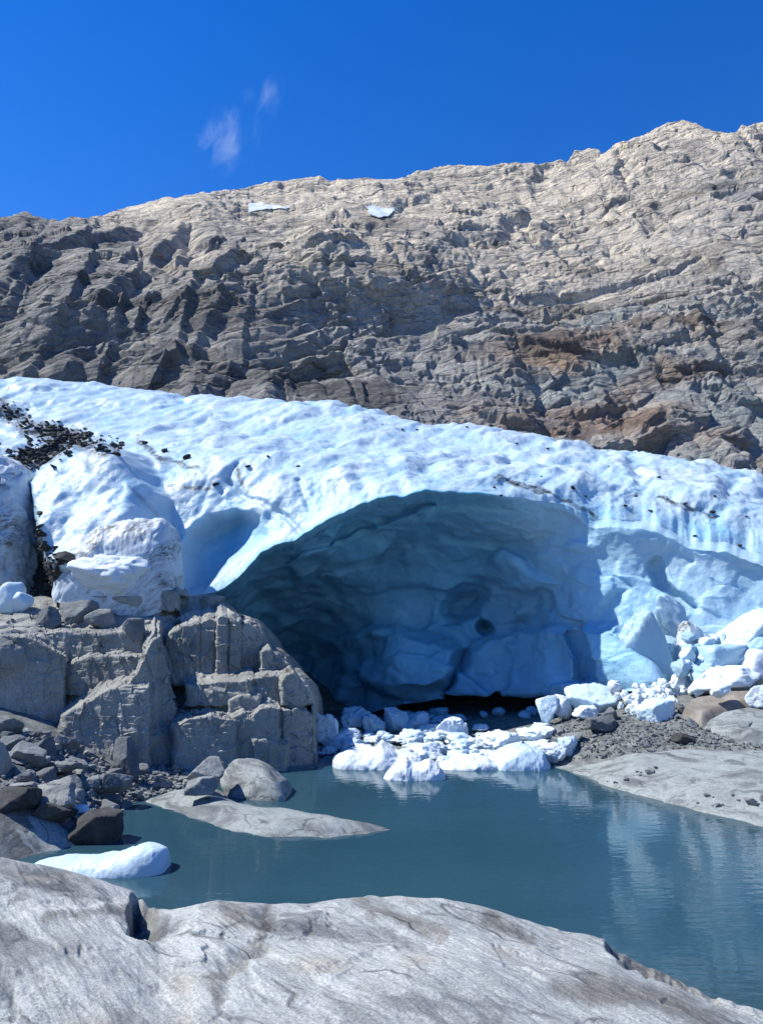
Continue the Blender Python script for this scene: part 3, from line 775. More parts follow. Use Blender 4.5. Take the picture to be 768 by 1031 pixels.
ynear = np.maximum(1120, yc + 60); near = at(fpx, ynear, np.interp(fpx, [-650, 0, 768, 1250], [3.2, 3.6, 3.7, 3.4]))
foot_ = near * np.array([.3, .15, 1]); foot_[:, 2] = near[:, 2] * .55 + 1.3
dirv = cre[:, :2] / np.linalg.norm(cre[:, :2], axis=1)[:, None]
b1_ = cre + np.c_[dirv * .5, np.full(cols, -.30)]; b2_ = cre + np.c_[dirv * 1.3, np.full(cols, -1.2)]; b3_ = cre + np.c_[dirv * 2.0, np.full(cols, -4)]
mid_ = cre * .5 + near * .5 + np.array([0, 0, .05])
keys = np.stack([foot_, near, mid_, cre, b1_, b2_, b3_])
vv = np.r_[np.linspace(0, 1, 24)[:-1], np.linspace(1, 2, 170)[:-1], np.linspace(2, 3, 330)[:-1], np.linspace(3, 6, 60)]
P = pchip(np.arange(7.), keys, vv)
sx, sy = project(P)
wq = np.stack([sx / 50, sy / 50, 0 * sx], -1)
ax_, ay_ = sx + 8 * fbm(wq, 4, 3), sy + 6 * fbm(wq + 7, 4, 4)
rot = R(50); cr_, sr_ = math.cos(rot), math.sin(rot)
L = np.stack([(P[..., 0] * cr_ - P[..., 1] * sr_), (P[..., 0] * sr_ + P[..., 1] * cr_), P[..., 2]], -1)
str_ = fbm(L * np.array([1.0, 5.0, 5.0]), 5, 12, .55); str2 = fbm(L * np.array([3, 22, 22.]), 3, 13)
b1, e1 = blocks((L + .3 * str_[..., None]) * np.array([1.2, 2.2, 2]), 161)
inner = sstep(3.0, 2.85, vv)[:, None]
_, _, fc1, _ = voronoi(L * np.array([.8, 1.4, 1.2]), 165)
dz = .05 * joints(L, (.25, 1, .3), .55, 31, fc1, .8, .2) * sstep(-.1, .3, fbm(P * .8, 3, 32)) + .03 * joints(L, (1, .5, 0), .7, 33, fc1, .8, .2) * sstep(0, .3, fbm(P * .9, 3, 34))
dz = dz + .035 * str_ + .004 * str2 + .05 * b1 * (.4 + .6 * sstep(-.1, .4, fbm(P * .7, 3, 14))) + .10 * fbm(P * .8, 4, 15)
nC = fbm(P * 2.2, 3, 19)
ax_ = ax_ + 10 * fbm(wq * 3, 3, 5); ay_ = ay_ + 8 * fbm(wq * 3 + 2, 3, 6)
# dark broken notch and diagonal cracks
nt_ = sdf(ax_, ay_, [(132, 896), (150, 903), (176, 925), (168, 940), (140, 950), (128, 938), (126, 915)])
dz -= .30 * sstep(0, 4, nt_) * sstep(168, 134, ax_)
br_ = sdf(ax_, ay_, [(608, 946), (650, 960), (700, 988), (738, 1012), (705, 1006), (660, 990), (622, 972)])
dz -= (.10 + .10 * joints(L, (1, .3, 0), .22, 41, None, .5, .2)) * sstep(-2, 6, br_)
for pts, wdt, dep in (([(150, 935), (220, 955), (232, 975), (222, 1010)], 6, .05), ([(222, 980), (262, 945), (272, 915)], 7, .06), ([(620, 940), (655, 975), (700, 995), (745, 1015)], 6, .10), ([(345, 925), (420, 935), (440, 945)], 6, .05),
                      ([(320, 985), (372, 960), (430, 950)], 4, .05), ([(0, 900), (60, 915), (110, 905)], 3, .05), ([(20, 1020), (10, 990), (60, 970)], 3, .04), ([(90, 975), (200, 1010), (240, 1031)], 4, .04), ([(470, 925), (540, 955), (560, 970)], 8, .05)):
    dz -= .40 * dep * sstep(wdt * 2.2, .5, polydist(ax_, ay_, pts)) * sstep(-.35, .25, nC)
dz = blur(dz, 2)
P[..., 2] += dz * (.35 + .65 * inner)
alb = np.ones(P.shape) * np.array([.98, .99, 1.0])
nA = fbm(L * np.array([.9, 2.2, 2.]), 5, 17); nB = fbm(P * 1.3, 5, 18)


def tint(w, c):
    global alb
    alb = alb * (1 - w[..., None]) + np.array(c) * w[..., None]


tint(.75 * sstep(.05, .35, nA) * sstep(360, 100, sx + 60 * nB), (.42, .43, .46))
tint(.6 * sstep(.1, .4, nB + .2 * nA), (.86, .76, .66))
for pts, wdt in (([(222, 1005), (212, 985), (240, 970), (268, 935), (272, 915)], 11), ([(600, 1000), (660, 1010), (720, 1035)], 20), ([(360, 912), (420, 930), (445, 940)], 9), ([(490, 925), (540, 945)], 9), ([(560, 1000), (640, 1015)], 12), ([(50, 930), (130, 915)], 7)):
    tint(.75 * sstep(wdt, wdt * .2, polydist(ax_, ay_, pts)), (.43, .39, .36))
tint(.7 * sstep(-1, 4, nt_), (.30, .30, .31))  # shade of the notch's right-facing side painted into the albedo
tint(.6 * sstep(-3, 3, br_), (.55, .48, .42))
tint(.45 * sstep(.15, .45, -nA) * sstep(.0, .3, nB + .3), (1.22, 1.22, 1.2))
tag(grid_mesh(P, 'bedrock_slab', M['slab'], smooth=True, attrs={'albedo': alb}), 'pale striated bedrock slab across the bottom of the scene, nearest the viewer', 'rock')

# ------------------------------------------------------------------ low rocks in plan
def mound(name, poly_px, zmax, ramp_w, mat, label, cat, base=None, n=150, rough=.05, seed=0, zbase=0.0, tilt=(0, 0), group=None, drop=1.2, smooth=True):
    """Low rock: a plan polygon on a level, rising with a rounded rim to zmax above it."""
    pl = on_plane(np.array([p_[0] for p_ in poly_px]), np.array([p_[1] for p_ in poly_px]), zbase)[:, :2]
    lo, hi = pl.min(0) - ramp_w * .8, pl.max(0) + ramp_w * .8
    X, Y = np.meshgrid(np.linspace(lo[0], hi[0], n), np.linspace(lo[1], hi[1], n))
    p3 = np.stack([X, Y, 0 * X], -1)
    s = sdf(X + .25 * ramp_w * fbm(p3 * 1.2, 4, seed), Y + .25 * ramp_w * fbm(p3 * 1.2 + 8, 4, seed), pl)
    f = np.where(s > 0, 1 - (1 - np.clip(s / ramp_w, 0, 1)) ** 2, drop * s / ramp_w)
    cx, cy = pl.mean(0)
    Z = zbase + f * (zmax + tilt[0] * (X - cx) + tilt[1] * (Y - cy)) + rough * fbm(p3 * 1.6, 5, seed + 5) + rough * .3 * fbm(p3 * np.array([2, 9, 1]), 3, seed + 6)
    Pm_ = np.stack([X, Y, Z], -1)
    o = grid_mesh(Pm_, name, mat, smooth=smooth, flip=True, mask=s > -ramp_w * .75)
    tag(o, label, cat, group)
    return Pm_


mound('rock_ledge', [(146, 806), (180, 798), (216, 795), (245, 812), (300, 818), (345, 826), (392, 836), (365, 840), (330, 843), (272, 843), (240, 838), (200, 826)], .22, .9, M['shelf'],
      'flat pale rock ledge jutting out into the pool from the scree', 'rock', seed=4, rough=.04)
spoly = [(545, 772), (600, 783), (640, 796), (672, 806), (715, 818), (768, 833), (960, 880), (960, 770), (768, 754), (700, 752), (640, 757), (600, 766)]
X, Y = np.meshgrid(np.linspace(3, 16, 420), np.linspace(15, 29, 420))
p3 = np.stack([X, Y, 0 * X], -1)
Z = _tr(X, Y) + .12 * fbm(p3 * .5, 4, 201) + .05 * saw(Y * .9 - X * .35 + 1.2 * fbm(p3 * .4, 3, 202), .2) + .03 * fbm(p3 * np.array([1.2, 5, 1]), 4, 203) + .10
P_ = np.stack([X, Y, Z], -1); ux, uy = project(P_)
s_ = sdf(ux + 6 * fbm(p3 * .8, 3, 204), uy + 4 * fbm(p3 * .8 + 3, 3, 205), spoly)
P_[..., 2] -= .30 * sstep(3, -8, s_) 
SHELF = P_
tag(grid_mesh(P_, 'rock_shelf', M['shelf'], smooth=True, flip=True, mask=s_ > -9), 'smooth wide pale bedrock shelf below the gravel bank on the far shore', 'rock')
shelf_hit = Surf(P_[s_ > 0])

def patch(name, poly, off, x0, x1, y0, y1, label, seed, mat):
    X, Y = np.meshgrid(np.linspace(x0, x1, 260), np.linspace(y0, y1, 260)); p3 = np.stack([X, Y, 0 * X], -1)
    Z = _tr(X, Y) + off + .10 * fbm(p3 * .6, 4, seed) + .05 * joints(p3, (.3, 1, 0), .6, seed, None, .8, .2)
    P_ = np.stack([X, Y, Z], -1); ux, uy = project(P_); s_ = sdf(ux + 3 * fbm(p3 * 1.2, 3, seed + 1), uy + 2 * fbm(p3 * 1.2 + 3, 3, seed + 2), poly)
    P_[..., 2] -= (off + .25) * sstep(3.5, -3, s_)
    tag(grid_mesh(P_, name, mat, smooth=True, flip=True, mask=s_ > -4), label, 'rock')


patch('rock_slab', [(684, 712), (700, 699), (735, 693), (800, 690), (810, 706), (760, 704), (728, 712), (706, 720)], .30, 8, 18, 20, 31, 'low brown rock slab at the top of the gravel bank below the ice pile', 211, M['brown'])
patch('rock_slab', [(706, 726), (728, 714), (764, 707), (815, 708), (815, 742), (772, 742), (738, 735)], .22, 8, 18, 18, 30, 'low grey rock slab at the frame edge of the gravel bank', 221, M['shelf'])
mound('rock_slab', [(-160, 905), (-60, 884), (0, 868), (30, 862), (62, 855), (80, 850), (70, 838), (40, 830), (0, 830), (-160, 840)], .7, 1.3, M['shelf'],
      'low rounded grey pink rock slab at the water edge, below the dark boulders', 'rock', seed=14, rough=.07, tilt=(-.1, .05))

# ------------------------------------------------------------------ lumps placed by their outline
def block_at(name, box, d, seed, mat, label, cat, group=None, depth=.9, sub=4, p=18, nplanes=16, rough=.06, sink=.12, rz=None, smooth=False, lo=.55, parent=None, nscale=2.5, lean=0.0, chip=0.0):
    x0, y0, x1, y1 = box
    A = at((x0 + x1) / 2, y1, d); B = at((x0 + x1) / 2, y0, d); w = abs(at(x1, y1, d)[0] - at(x0, y1, d)[0]); h = (B[2] - A[2])
    V, Fc = chunk(seed, sub, nplanes, p, rough, lo=lo, nscale=nscale, chip=chip)
    hh = h * (1 + sink)
    V = V * np.array([w, w * depth, hh]) + np.array([0, 0, hh / 2 - h * sink])
    me = mesh_from(V, Fc, name, smooth)
    o = link(name, me, mat, parent); o.location = A; o.rotation_euler = (0, lean, 0)
    return tag(o, label, cat, group) if label else o


def gd(px_, py_, hit=ter_hit):
    return float(hit(px_, py_)[1])


def wd(px_, py_):
    return float(on_plane(px_, py_)[1])


# ---- floating and stranded ice
G1 = 'brash ice at the cave mouth'


def ridge(name, xs, yt, ybase, mat, label, cat, depth, seed, group=None, d=None, sink=.15, rough=.10, nx_=110, na=60, e=.8, parent=None):
    """Long lump with a given skyline: rounded cross-section swept along the outline."""
    d = wd((xs[0] + xs[-1]) / 2, ybase) if d is None else d
    xx = np.linspace(xs[0], xs[-1], nx_); yy = np.interp(xx, xs, yt)
    k_ = np.hanning(7); k_ /= k_.sum(); yy = np.convolve(np.pad(yy, 3, 'edge'), k_, 'valid')
    base = at(xx, np.full(nx_, float(ybase)), d); topz = at(xx, yy, d)[:, 2]; h = np.maximum(topz - base[:, 2], .01)
    u = np.linspace(-1, 1, nx_); tp = np.clip(1 - np.abs(u) ** 5, 0, 1) ** .5
    th = np.linspace(-.25, math.pi + .25, na)
    c_, s_ = np.cos(th), np.sin(th)
    Yp = base[None, :, 1] - depth / 2 * (np.sign(c_) * np.abs(c_) ** .7)[:, None] * (.25 + .75 * tp)[None] + depth * .3
    Zp = base[None, :, 2] - sink + (h + sink)[None] * (np.sign(s_) * np.abs(s_) ** e)[:, None] * (.05 + .95 * np.clip(tp * 3, 0, 1))[None]
    P_ = np.stack([np.repeat(base[None, :, 0], na, 0), Yp, Zp], -1)
    P_ += rough * np.stack([fbm(P_ * 1.6, 4, seed), fbm(P_ * 1.6, 4, seed + 1), fbm(P_ * 1.6, 4, seed + 2)], -1) + rough * .35 * np.stack([fbm(P_ * 6, 4, seed + 3), fbm(P_ * 6, 4, seed + 4), fbm(P_ * 6, 4, seed + 5)], -1)
    P_[..., 2] -= rough * 1.2 * (voronoi(P_ * 1.8, seed + 6)[0] - .5)
    P_[..., 2] += rough * .35 * blocks(P_ * 1.3, seed + 7, 2.0)[0] * np.clip((Zp - base[None, :, 2]) * 4, 0, 1)
    org = P_.reshape(-1, 3).mean(0); org[2] = base[:, 2].min()
    o = grid_mesh(P_ - org, name, mat, parent, smooth=True)
    o.location = org
    return tag(o, label, cat, group)


ridge('ice_floe', [24, 32, 60, 90, 110, 125, 140, 152, 161, 164], [876, 871, 870, 869, 867, 861, 855, 856, 860, 873], 881, M['block'], 'long low white ice floe with a hump at one end, alone before the bedrock slab', 'ice floe', 1.0, 3, rough=.05)
ridge('ice_floe', [334, 340, 352, 365, 376, 384, 392, 400, 420, 426], [766, 761, 759, 760, 757, 750, 755, 761, 763, 769], 773, M['snow'], 'long white floe with a small knob on top, left side of the cave mouth', 'ice floe', 2.0, 7, G1)
ridge('ice_floe', [386, 394, 404, 410, 416, 424, 434, 442, 450], [784, 774, 767, 766, 771, 769, 766, 772, 783], 785, M['snow'], 'twin humped white floe drifting out ahead of the other brash ice', 'ice floe', 1.1, 11, G1)
ridge('ice_floe', [494, 505, 520, 535, 548, 556], [772, 761, 754, 753, 757, 771], 774, M['block'], 'big rounded pale blue floe at the front edge beside the gravel', 'ice floe', 2.0, 15, G1)
ridge('ice_floe', [440, 452, 470, 490, 505], [772, 766, 763, 764, 771], 774, M['snow'], 'flat round white floe in the middle of the brash ice front', 'ice floe', 1.6, 19, G1)
ice_id = [0]
named = [
    ((314, 717, 341, 752), M['block'], 'upright pointed ice shard next to the outcrop at the cave mouth', .7, 12),
    ((479, 734, 524, 760), M['snow'], 'broad snowy ice block behind the rounded floe', 1.0, 12),
    ((541, 747, 575, 770), M['snow'], 'rounded white ice lump ending the brash ice on the gravel side', .9, 10),
    ((562, 741, 582, 760), M['block'], 'small upright ice block standing on the gravel edge', .8, 14),
    ((438, 722, 472, 745), M['snow'], 'crumbly white ice mound at the dark foot of the cave wall', .8, 9),
    ((404, 748, 446, 766), M['snow'], 'low snowy ice lump just behind the twin humped floe', .9, 10),
    ((520, 730, 556, 748), M['snow'], 'flat white ice slab lying on the gravel behind the floes', 1.1, 12),
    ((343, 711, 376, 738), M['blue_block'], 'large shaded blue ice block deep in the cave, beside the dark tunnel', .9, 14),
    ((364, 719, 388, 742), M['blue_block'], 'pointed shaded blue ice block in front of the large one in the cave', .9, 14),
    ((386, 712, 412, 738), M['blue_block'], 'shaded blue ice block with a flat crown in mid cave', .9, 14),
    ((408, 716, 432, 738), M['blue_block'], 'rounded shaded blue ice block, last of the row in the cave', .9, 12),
]
for k, (bx, mt, lb, dp, pp) in enumerate(named):
    pz = on_plane((bx[0] + bx[2]) / 2, bx[3] - 2)[1]
    d = min(gd((bx[0] + bx[2]) / 2, bx[3] - 2), pz)
    block_at('ice_block', bx, d, 200 + k, mt, lb, 'ice block', G1, dp, 5, pp + 30, nplanes=22, smooth=True, rough=.10, chip=.10)
rs = random.Random(8)
for k in range(120):
    t_ = rs.random(); x = 318 + rs.random() * 235; y = rs.uniform(735, 770)
    if x < 340 and y > 762: continue
    w = rs.uniform(9, 30) * (1.0 if y > 745 else .8); h = w * rs.uniform(.3, .5)
    d = min(gd(x, y), wd(x, y))
    block_at('ice_lump', (x - w / 2, y - h, x + w / 2, y), d, 300 + k % 14, M['snow'] if rs.random() < .7 else M['block'], 'small white lump of floating brash ice packed among the floes at the cave mouth', 'ice lump', 'small brash ice lumps', rs.uniform(.7, 1.4), 4, 40, nplanes=20, smooth=True, rough=.14, chip=.14)
for k in range(24):
    x = rs.uniform(350, 560); y = 728 - (x - 350) * .03 + rs.uniform(-4, 6)
    w = rs.uniform(7, 17); h = w * rs.uniform(.5, .8)
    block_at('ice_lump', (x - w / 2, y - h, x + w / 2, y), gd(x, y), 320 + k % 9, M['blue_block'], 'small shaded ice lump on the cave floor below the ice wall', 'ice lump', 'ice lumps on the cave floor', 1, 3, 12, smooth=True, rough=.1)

G2 = 'fallen ice blocks on the gravel bank'
pile = [
    ((569, 688, 623, 720), 27.6, M['block'], 'broad rounded ice block beside the black gap under the wall', .9, 12),
    ((540, 700, 562, 722), 27.2, M['block'], 'upright white ice block at the gravel edge of the cave floor', .8, 12),
    ((554, 699, 577, 720), 27.4, M['snow'], 'ice block squeezed between the upright one and the broad one', .8, 12),
    ((576, 710, 602, 722), 26.6, M['snow'], 'low flat ice piece in front of the broad rounded block', .8, 12),
    ((641, 702, 681, 727), 25.6, M['block'], 'smooth egg shaped ice block at the front of the crushed ice', .8, 9),
    ((672, 674, 694, 702), 27.6, M['snow'], 'pointed white ice spike rising from the crushed ice', .8, 20),
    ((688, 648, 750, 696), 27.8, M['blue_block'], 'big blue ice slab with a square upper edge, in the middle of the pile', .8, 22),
    ((680, 625, 724, 668), 28.6, M['dirty_block'], 'grit stained ice block wedged against the glacier wall', .8, 18),
    ((720, 612, 800, 668), 28.2, M['block'], 'largest white ice block high on the pile at the frame edge', .8, 16),
    ((738, 652, 810, 692), 27.2, M['snow'], 'bright white ice block low at the frame edge', .9, 14),
    ((694, 670, 766, 694), 26.6, M['snow'], 'wide low white ice block leaning on the big blue slab', .8, 12),
    ((716, 689, 735, 700), 24.8, M['snow'], 'small oval ice lump perched on the brown rock', .9, 8),
    ((752, 688, 784, 708), 24.4, M['snow'], 'rounded ice lump beside the brown rocks at the frame edge', .9, 9),
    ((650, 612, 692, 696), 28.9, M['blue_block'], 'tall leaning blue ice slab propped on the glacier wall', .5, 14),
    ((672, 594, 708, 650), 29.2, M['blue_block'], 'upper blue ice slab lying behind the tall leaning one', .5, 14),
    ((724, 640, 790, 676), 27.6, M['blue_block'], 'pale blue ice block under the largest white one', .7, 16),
]
for k, (bx, d, mt, lb, dp, pp) in enumerate(pile):
    block_at('ice_block', bx, d - (.5 if bx[0] > 630 else 0), 400 + k, mt, lb, 'ice block', G2, dp, 5, pp + 34, nplanes=20, smooth=True, rough=.08, chip=.045, sink=.3, lean=R(-24) if 'lean' in lb and 'slab' in lb.split(' ice ')[-1][:5] else 0)
for k in range(70):
    x = rs.gauss(665, 26); y = rs.uniform(690, 722)
    if x < 610 or x > 740: continue
    y = min(y, 728 - abs(x - 660) * .25)
    w = rs.uniform(5, 15); h = w * rs.uniform(.6, .9)
    block_at('ice_lump', (x - w / 2, y - h, x + w / 2, y), 27.2 - (y - 690) * .05, 340 + k % 12, M['snow'], 'small white crushed ice lump in the heap below the leaning slabs', 'ice lump', 'crushed ice lumps on the gravel bank', 1, 4, 40, nplanes=20, smooth=True, rough=.1, sink=.4, chip=.15)

for k in range(46):
    x = rs.uniform(684, 790); y = rs.uniform(640, 700); d_ = 27.7 - (y - 640) * .03
    w = rs.uniform(9, 24); h = w * rs.uniform(.5, .9)
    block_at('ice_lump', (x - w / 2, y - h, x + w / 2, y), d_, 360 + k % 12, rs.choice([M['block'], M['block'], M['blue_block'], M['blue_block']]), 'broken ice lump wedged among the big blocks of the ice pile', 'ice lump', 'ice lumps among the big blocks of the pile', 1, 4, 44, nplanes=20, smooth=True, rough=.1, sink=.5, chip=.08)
# ---- dirty ice on the left flank of the glacier
ridge('ice_block', [50, 58, 70, 84, 96, 110, 124, 140, 156, 165, 174], [584, 572, 552, 536, 525, 523, 520, 521, 519, 530, 575], 592, M['dirty_block'], 'grit speckled angular ice block right behind the rock outcrop', 'ice block', 3.2, 31, d=26.4, rough=.10, nx_=150, na=100, e=.85)
block_at('ice_block', (72, 558, 152, 596), 26.0, 433, M['snow'], 'clean white ice block tucked under the grit speckled one', 'ice block', None, .6, 5, 40, nplanes=18, smooth=True, rough=.12, chip=.06)
ridge('ice_ridge', [-120, -60, -20, -6, 6, 16, 24], [430, 440, 455, 470, 500, 540, 590], 625, M['dirty_block'], 'steep grimy ice ridge along the frame edge beyond the debris gully', 'ice', 7.0, 27, d=27.6, rough=.25, nx_=120, na=90, e=1.2)
for k, (bx, lb) in enumerate((((-4, 586, 22, 616), 'small pale ice block at the frame edge above the outcrop'), ((6, 596, 34, 616), 'small blue white ice block between gully debris and outcrop'))):
    block_at('ice_block', bx, 25.2, 440 + k, M['block'], lb, 'ice block', None, .8, 4, 12, smooth=True)

# ---- loose stones
STONES = []
for k in range(12):
    V, Fc = chunk(500 + k, 4, 11, 34, .09, lo=.42, nscale=3.2)
    STONES.append(mesh_from(V, Fc, 'stone', False)); STONES[-1].materials.append(M['stone'])
DSTONES = []
for k in range(8):
    V, Fc = chunk(520 + k, 2, 9, 36, .05, lo=.4)
    DSTONES.append(mesh_from(V, Fc, 'stone', False)); DSTONES[-1].materials.append(M['dark_stone'])


def stone(pos, w, h, rnd, label, group, meshes=STONES, name='stone', cat='stone', tilt=.3, depth=None):
    o = bpy.data.objects.new(name, rnd.choice(meshes)); COL.objects.link(o)
    o.scale = (w, depth or w * rnd.uniform(.6, 1.1), h); o.location = (pos[0], pos[1], pos[2] + h * .25)
    o.rotation_euler = (rnd.uniform(-tilt, tilt), rnd.uniform(-tilt, tilt), rnd.uniform(0, 6.28))
    return tag(o, label, cat, group)


def boulder(bx, d, seed, label, mat=None, p=34, nplanes=11, depth=.9, cat='boulder', group=None, sub=5, rough=.09, smooth=False, name='boulder', sink=.2):
    return block_at(name, bx, d, seed, mat or M['stone'], label, cat, group, depth, sub, p, nplanes, rough, sink, smooth=smooth, lo=.5)


boulder((72, 817, 121, 846), wd(97, 846), 603, 'dark angular boulder half in the water by the low slab', M['dark_stone'], depth=.8)
boulder((112, 742, 141, 778), 20.6, 607, 'upright triangular blue grey boulder leaning on the outcrop', depth=.6)
boulder((187, 764, 226, 788), 19.6, 611, 'brown grey slab boulder resting on the rounded pale rock')
boulder((220, 767, 293, 810), 20.4, 613, 'rounded pale rock at the waterline beneath the outcrop', M['shelf'], p=9, sub=5, smooth=True, name='rounded_rock', cat='rock', depth=1.1)
boulder((26, 804, 74, 836), 16.4, 617, 'long dark tilted boulder pointing down to the water', M['dark_stone'])
boulder((-8, 790, 36, 822), 16.0, 619, 'brown edged boulder at the frame edge over the low slab', M['dark_stone'])
boulder((-30, 740, 8, 800), 17.4, 623, 'tall shaded rock at the frame edge beside the scree', M['outcrop'], depth=1.0)
boulder((28, 742, 54, 766), 19.6, 627, 'blue grey flat topped boulder high in the scree')
boulder((60, 779, 84, 797), 18.2, 631, 'diamond shaped blue grey boulder in mid scree')
boulder((106, 776, 132, 795), 18.9, 635, 'pale squarish boulder low in the scree')
boulder((38, 766, 80, 778), 18.8, 637, 'long flat pale slab lying across the scree')
boulder((188, 782, 220, 796), 18.8, 639, 'flat pale blue stone in front of the brown slab boulder')
block_at('ice_block', (72, 811, 89, 826), 16.9, 641, M['snow'], 'tiny white ice scrap behind the dark angular boulder', 'ice block', None, .8, 3, 10, smooth=True)
SCREE = [(0, 737), (40, 738), (70, 750), (120, 775), (200, 775), (225, 790), (150, 806), (125, 815), (95, 830), (60, 826), (0, 790)]
rs = random.Random(21); cnt = 0
while cnt < 125:
    x, y = rs.uniform(-10, 225), rs.uniform(737, 830)
    if sdf(np.array([x]), np.array([y]), SCREE)[0] < 0: continue
    p_ = ter_hit(x, y); w = min(.75, .2 * math.exp(rs.gauss(.25, .5))) * (1.3 if x < 60 else 1)
    stone(p_, w, w * rs.uniform(.45, .8), rs, 'angular blue grey stone in the scree between outcrop and pool', 'scree stones at the foot of the outcrop'); cnt += 1
# stones on the outcrop
for k, (bx, lb) in enumerate((((58, 604, 98, 626), 'dark flat boulder overhanging the outcrop top'), ((88, 613, 116, 632), 'grey wedge stone beside the dark flat boulder on the outcrop'), ((122, 622, 146, 642), 'rounded dark stone alone on the outcrop rim'),
                              ((98, 600, 150, 615), 'round pale plate of rock lying on the outcrop top'), ((38, 610, 62, 630), 'grey boulder at the gully mouth on the outcrop'), ((200, 598, 226, 612), 'thin capstone on the outcrop shoulder above the cave'))):
    q_ = out_hit((bx[0] + bx[2]) / 2, bx[3] - 1)
    boulder(bx, q_[1] + .1, 650 + k, lb, M['outcrop'] if k in (3, 5) else M['stone'], p=20)
for k in range(48):
    if k < 25: x, y = rs.uniform(0, 130), rs.uniform(612, 636)
    elif k < 35: x, y = rs.gauss(122, 10), rs.uniform(656, 668)
    else: x, y = rs.gauss(192, 13), rs.uniform(708, 722)
    p_ = out_hit(x, y); w = .10 * math.exp(rs.gauss(.3, .4))
    stone(p_, w, w * .5, rs, 'small grey stone lying on a ledge of the rock outcrop', 'stones on the outcrop ledges')
# stones and boulders on the gravel bank
for k, (bx, lb, mt) in enumerate((((743, 727, 760, 741), 'small pale boulder on the gravel below the brown slab', 'stone'),
                                  ((590, 722, 622, 735), 'flat grey boulder with a dark underside on the gravel', 'stone'), ((608, 712, 622, 724), 'upright pale stone on the gravel bank crest', 'stone'), ((676, 738, 702, 747), 'dark flat stone at the lower edge of the gravel', 'dark_stone'), ((566, 736, 586, 748), 'grey stone on the gravel beside the brash ice', 'stone'))):
    boulder(bx, gd((bx[0] + bx[2]) / 2, bx[3]), 670 + k, lb, M[mt], p=24, depth=.9, rough=.12)
for k in range(62):
    x = rs.uniform(560, 775); y = rs.uniform(712, 756)
    p_ = ter_hit(x, y); w = .13 * math.exp(rs.gauss(.25, .45))
    stone(p_, w, w * .6, rs, 'small grey stone on the gravel bank below the fallen ice', 'stones on the gravel bank')
for k in range(28):
    if k < 18: x, y = rs.uniform(700, 780), rs.uniform(800, 812) + (0)
    else: x, y = rs.uniform(610, 660), 0; y = 790 - (x - 610) * .35 + rs.uniform(-3, 3)
    p_ = shelf_hit(x, y); w = .09 * math.exp(rs.gauss(.2, .4))
    stone(p_, w, w * .6, rs, 'small grey stone strewn on the pale bedrock shelf', 'stones on the bedrock shelf')
# gravel that nobody could count
def scatter_mesh(name, pts, sizes, mat, seed, flat=.6):
    rs_ = np.random.RandomState(seed); VV = []; FF = []; o_ = 0
    base = [chunk(700 + k, 1, 7, 30, .05, lo=.45) for k in range(6)]
    for p_, s_ in zip(pts, sizes):
        V, Fc = base[rs_.randint(6)]; a_ = rs_.uniform(0, 6.28); ca, sa = math.cos(a_), math.sin(a_)
        W = V * np.array([s_, s_ * rs_.uniform(.6, 1), s_ * flat]); W = np.c_[W[:, 0] * ca - W[:, 1] * sa, W[:, 0] * sa + W[:, 1] * ca, W[:, 2] + W[:, 0] * rs_.uniform(-.5, .5)]
        VV.append(W + p_ + [0, 0, s_ * .15]); FF.append(Fc + o_); o_ += len(V)
    return tag(link(name, mesh_from(np.concatenate(VV), np.concatenate(FF), name, False), mat), kind='stuff')


nrs = np.random.RandomState(4)
def ter_pts(poly, n):
    out = []
    lo, hi = np.min(poly, 0), np.max(poly, 0)
    while len(out) < n:
        x, y = nrs.uniform(lo[0], hi[0]), nrs.uniform(lo[1], hi[1])
        if sdf(np.array([x]), np.array([y]), poly)[0] > 0: out.append(ter_hit(x, y))
    return np.array(out) + np.c_[nrs.uniform(-.1, .1, (n, 2)), np.zeros(n)]


gp = ter_pts([(520, 742), (560, 722), (680, 720), (768, 700), (800, 755), (700, 754), (590, 764), (560, 768)], 3200)
scatter_mesh('gravel', gp, .055 * np.exp(nrs.normal(0, .45, len(gp))), M['stone'], 5)
gp = ter_pts(SCREE, 2200)
scatter_mesh('scree_gravel', gp, .085 * np.exp(nrs.normal(0, .45, len(gp))), M['stone'], 6)
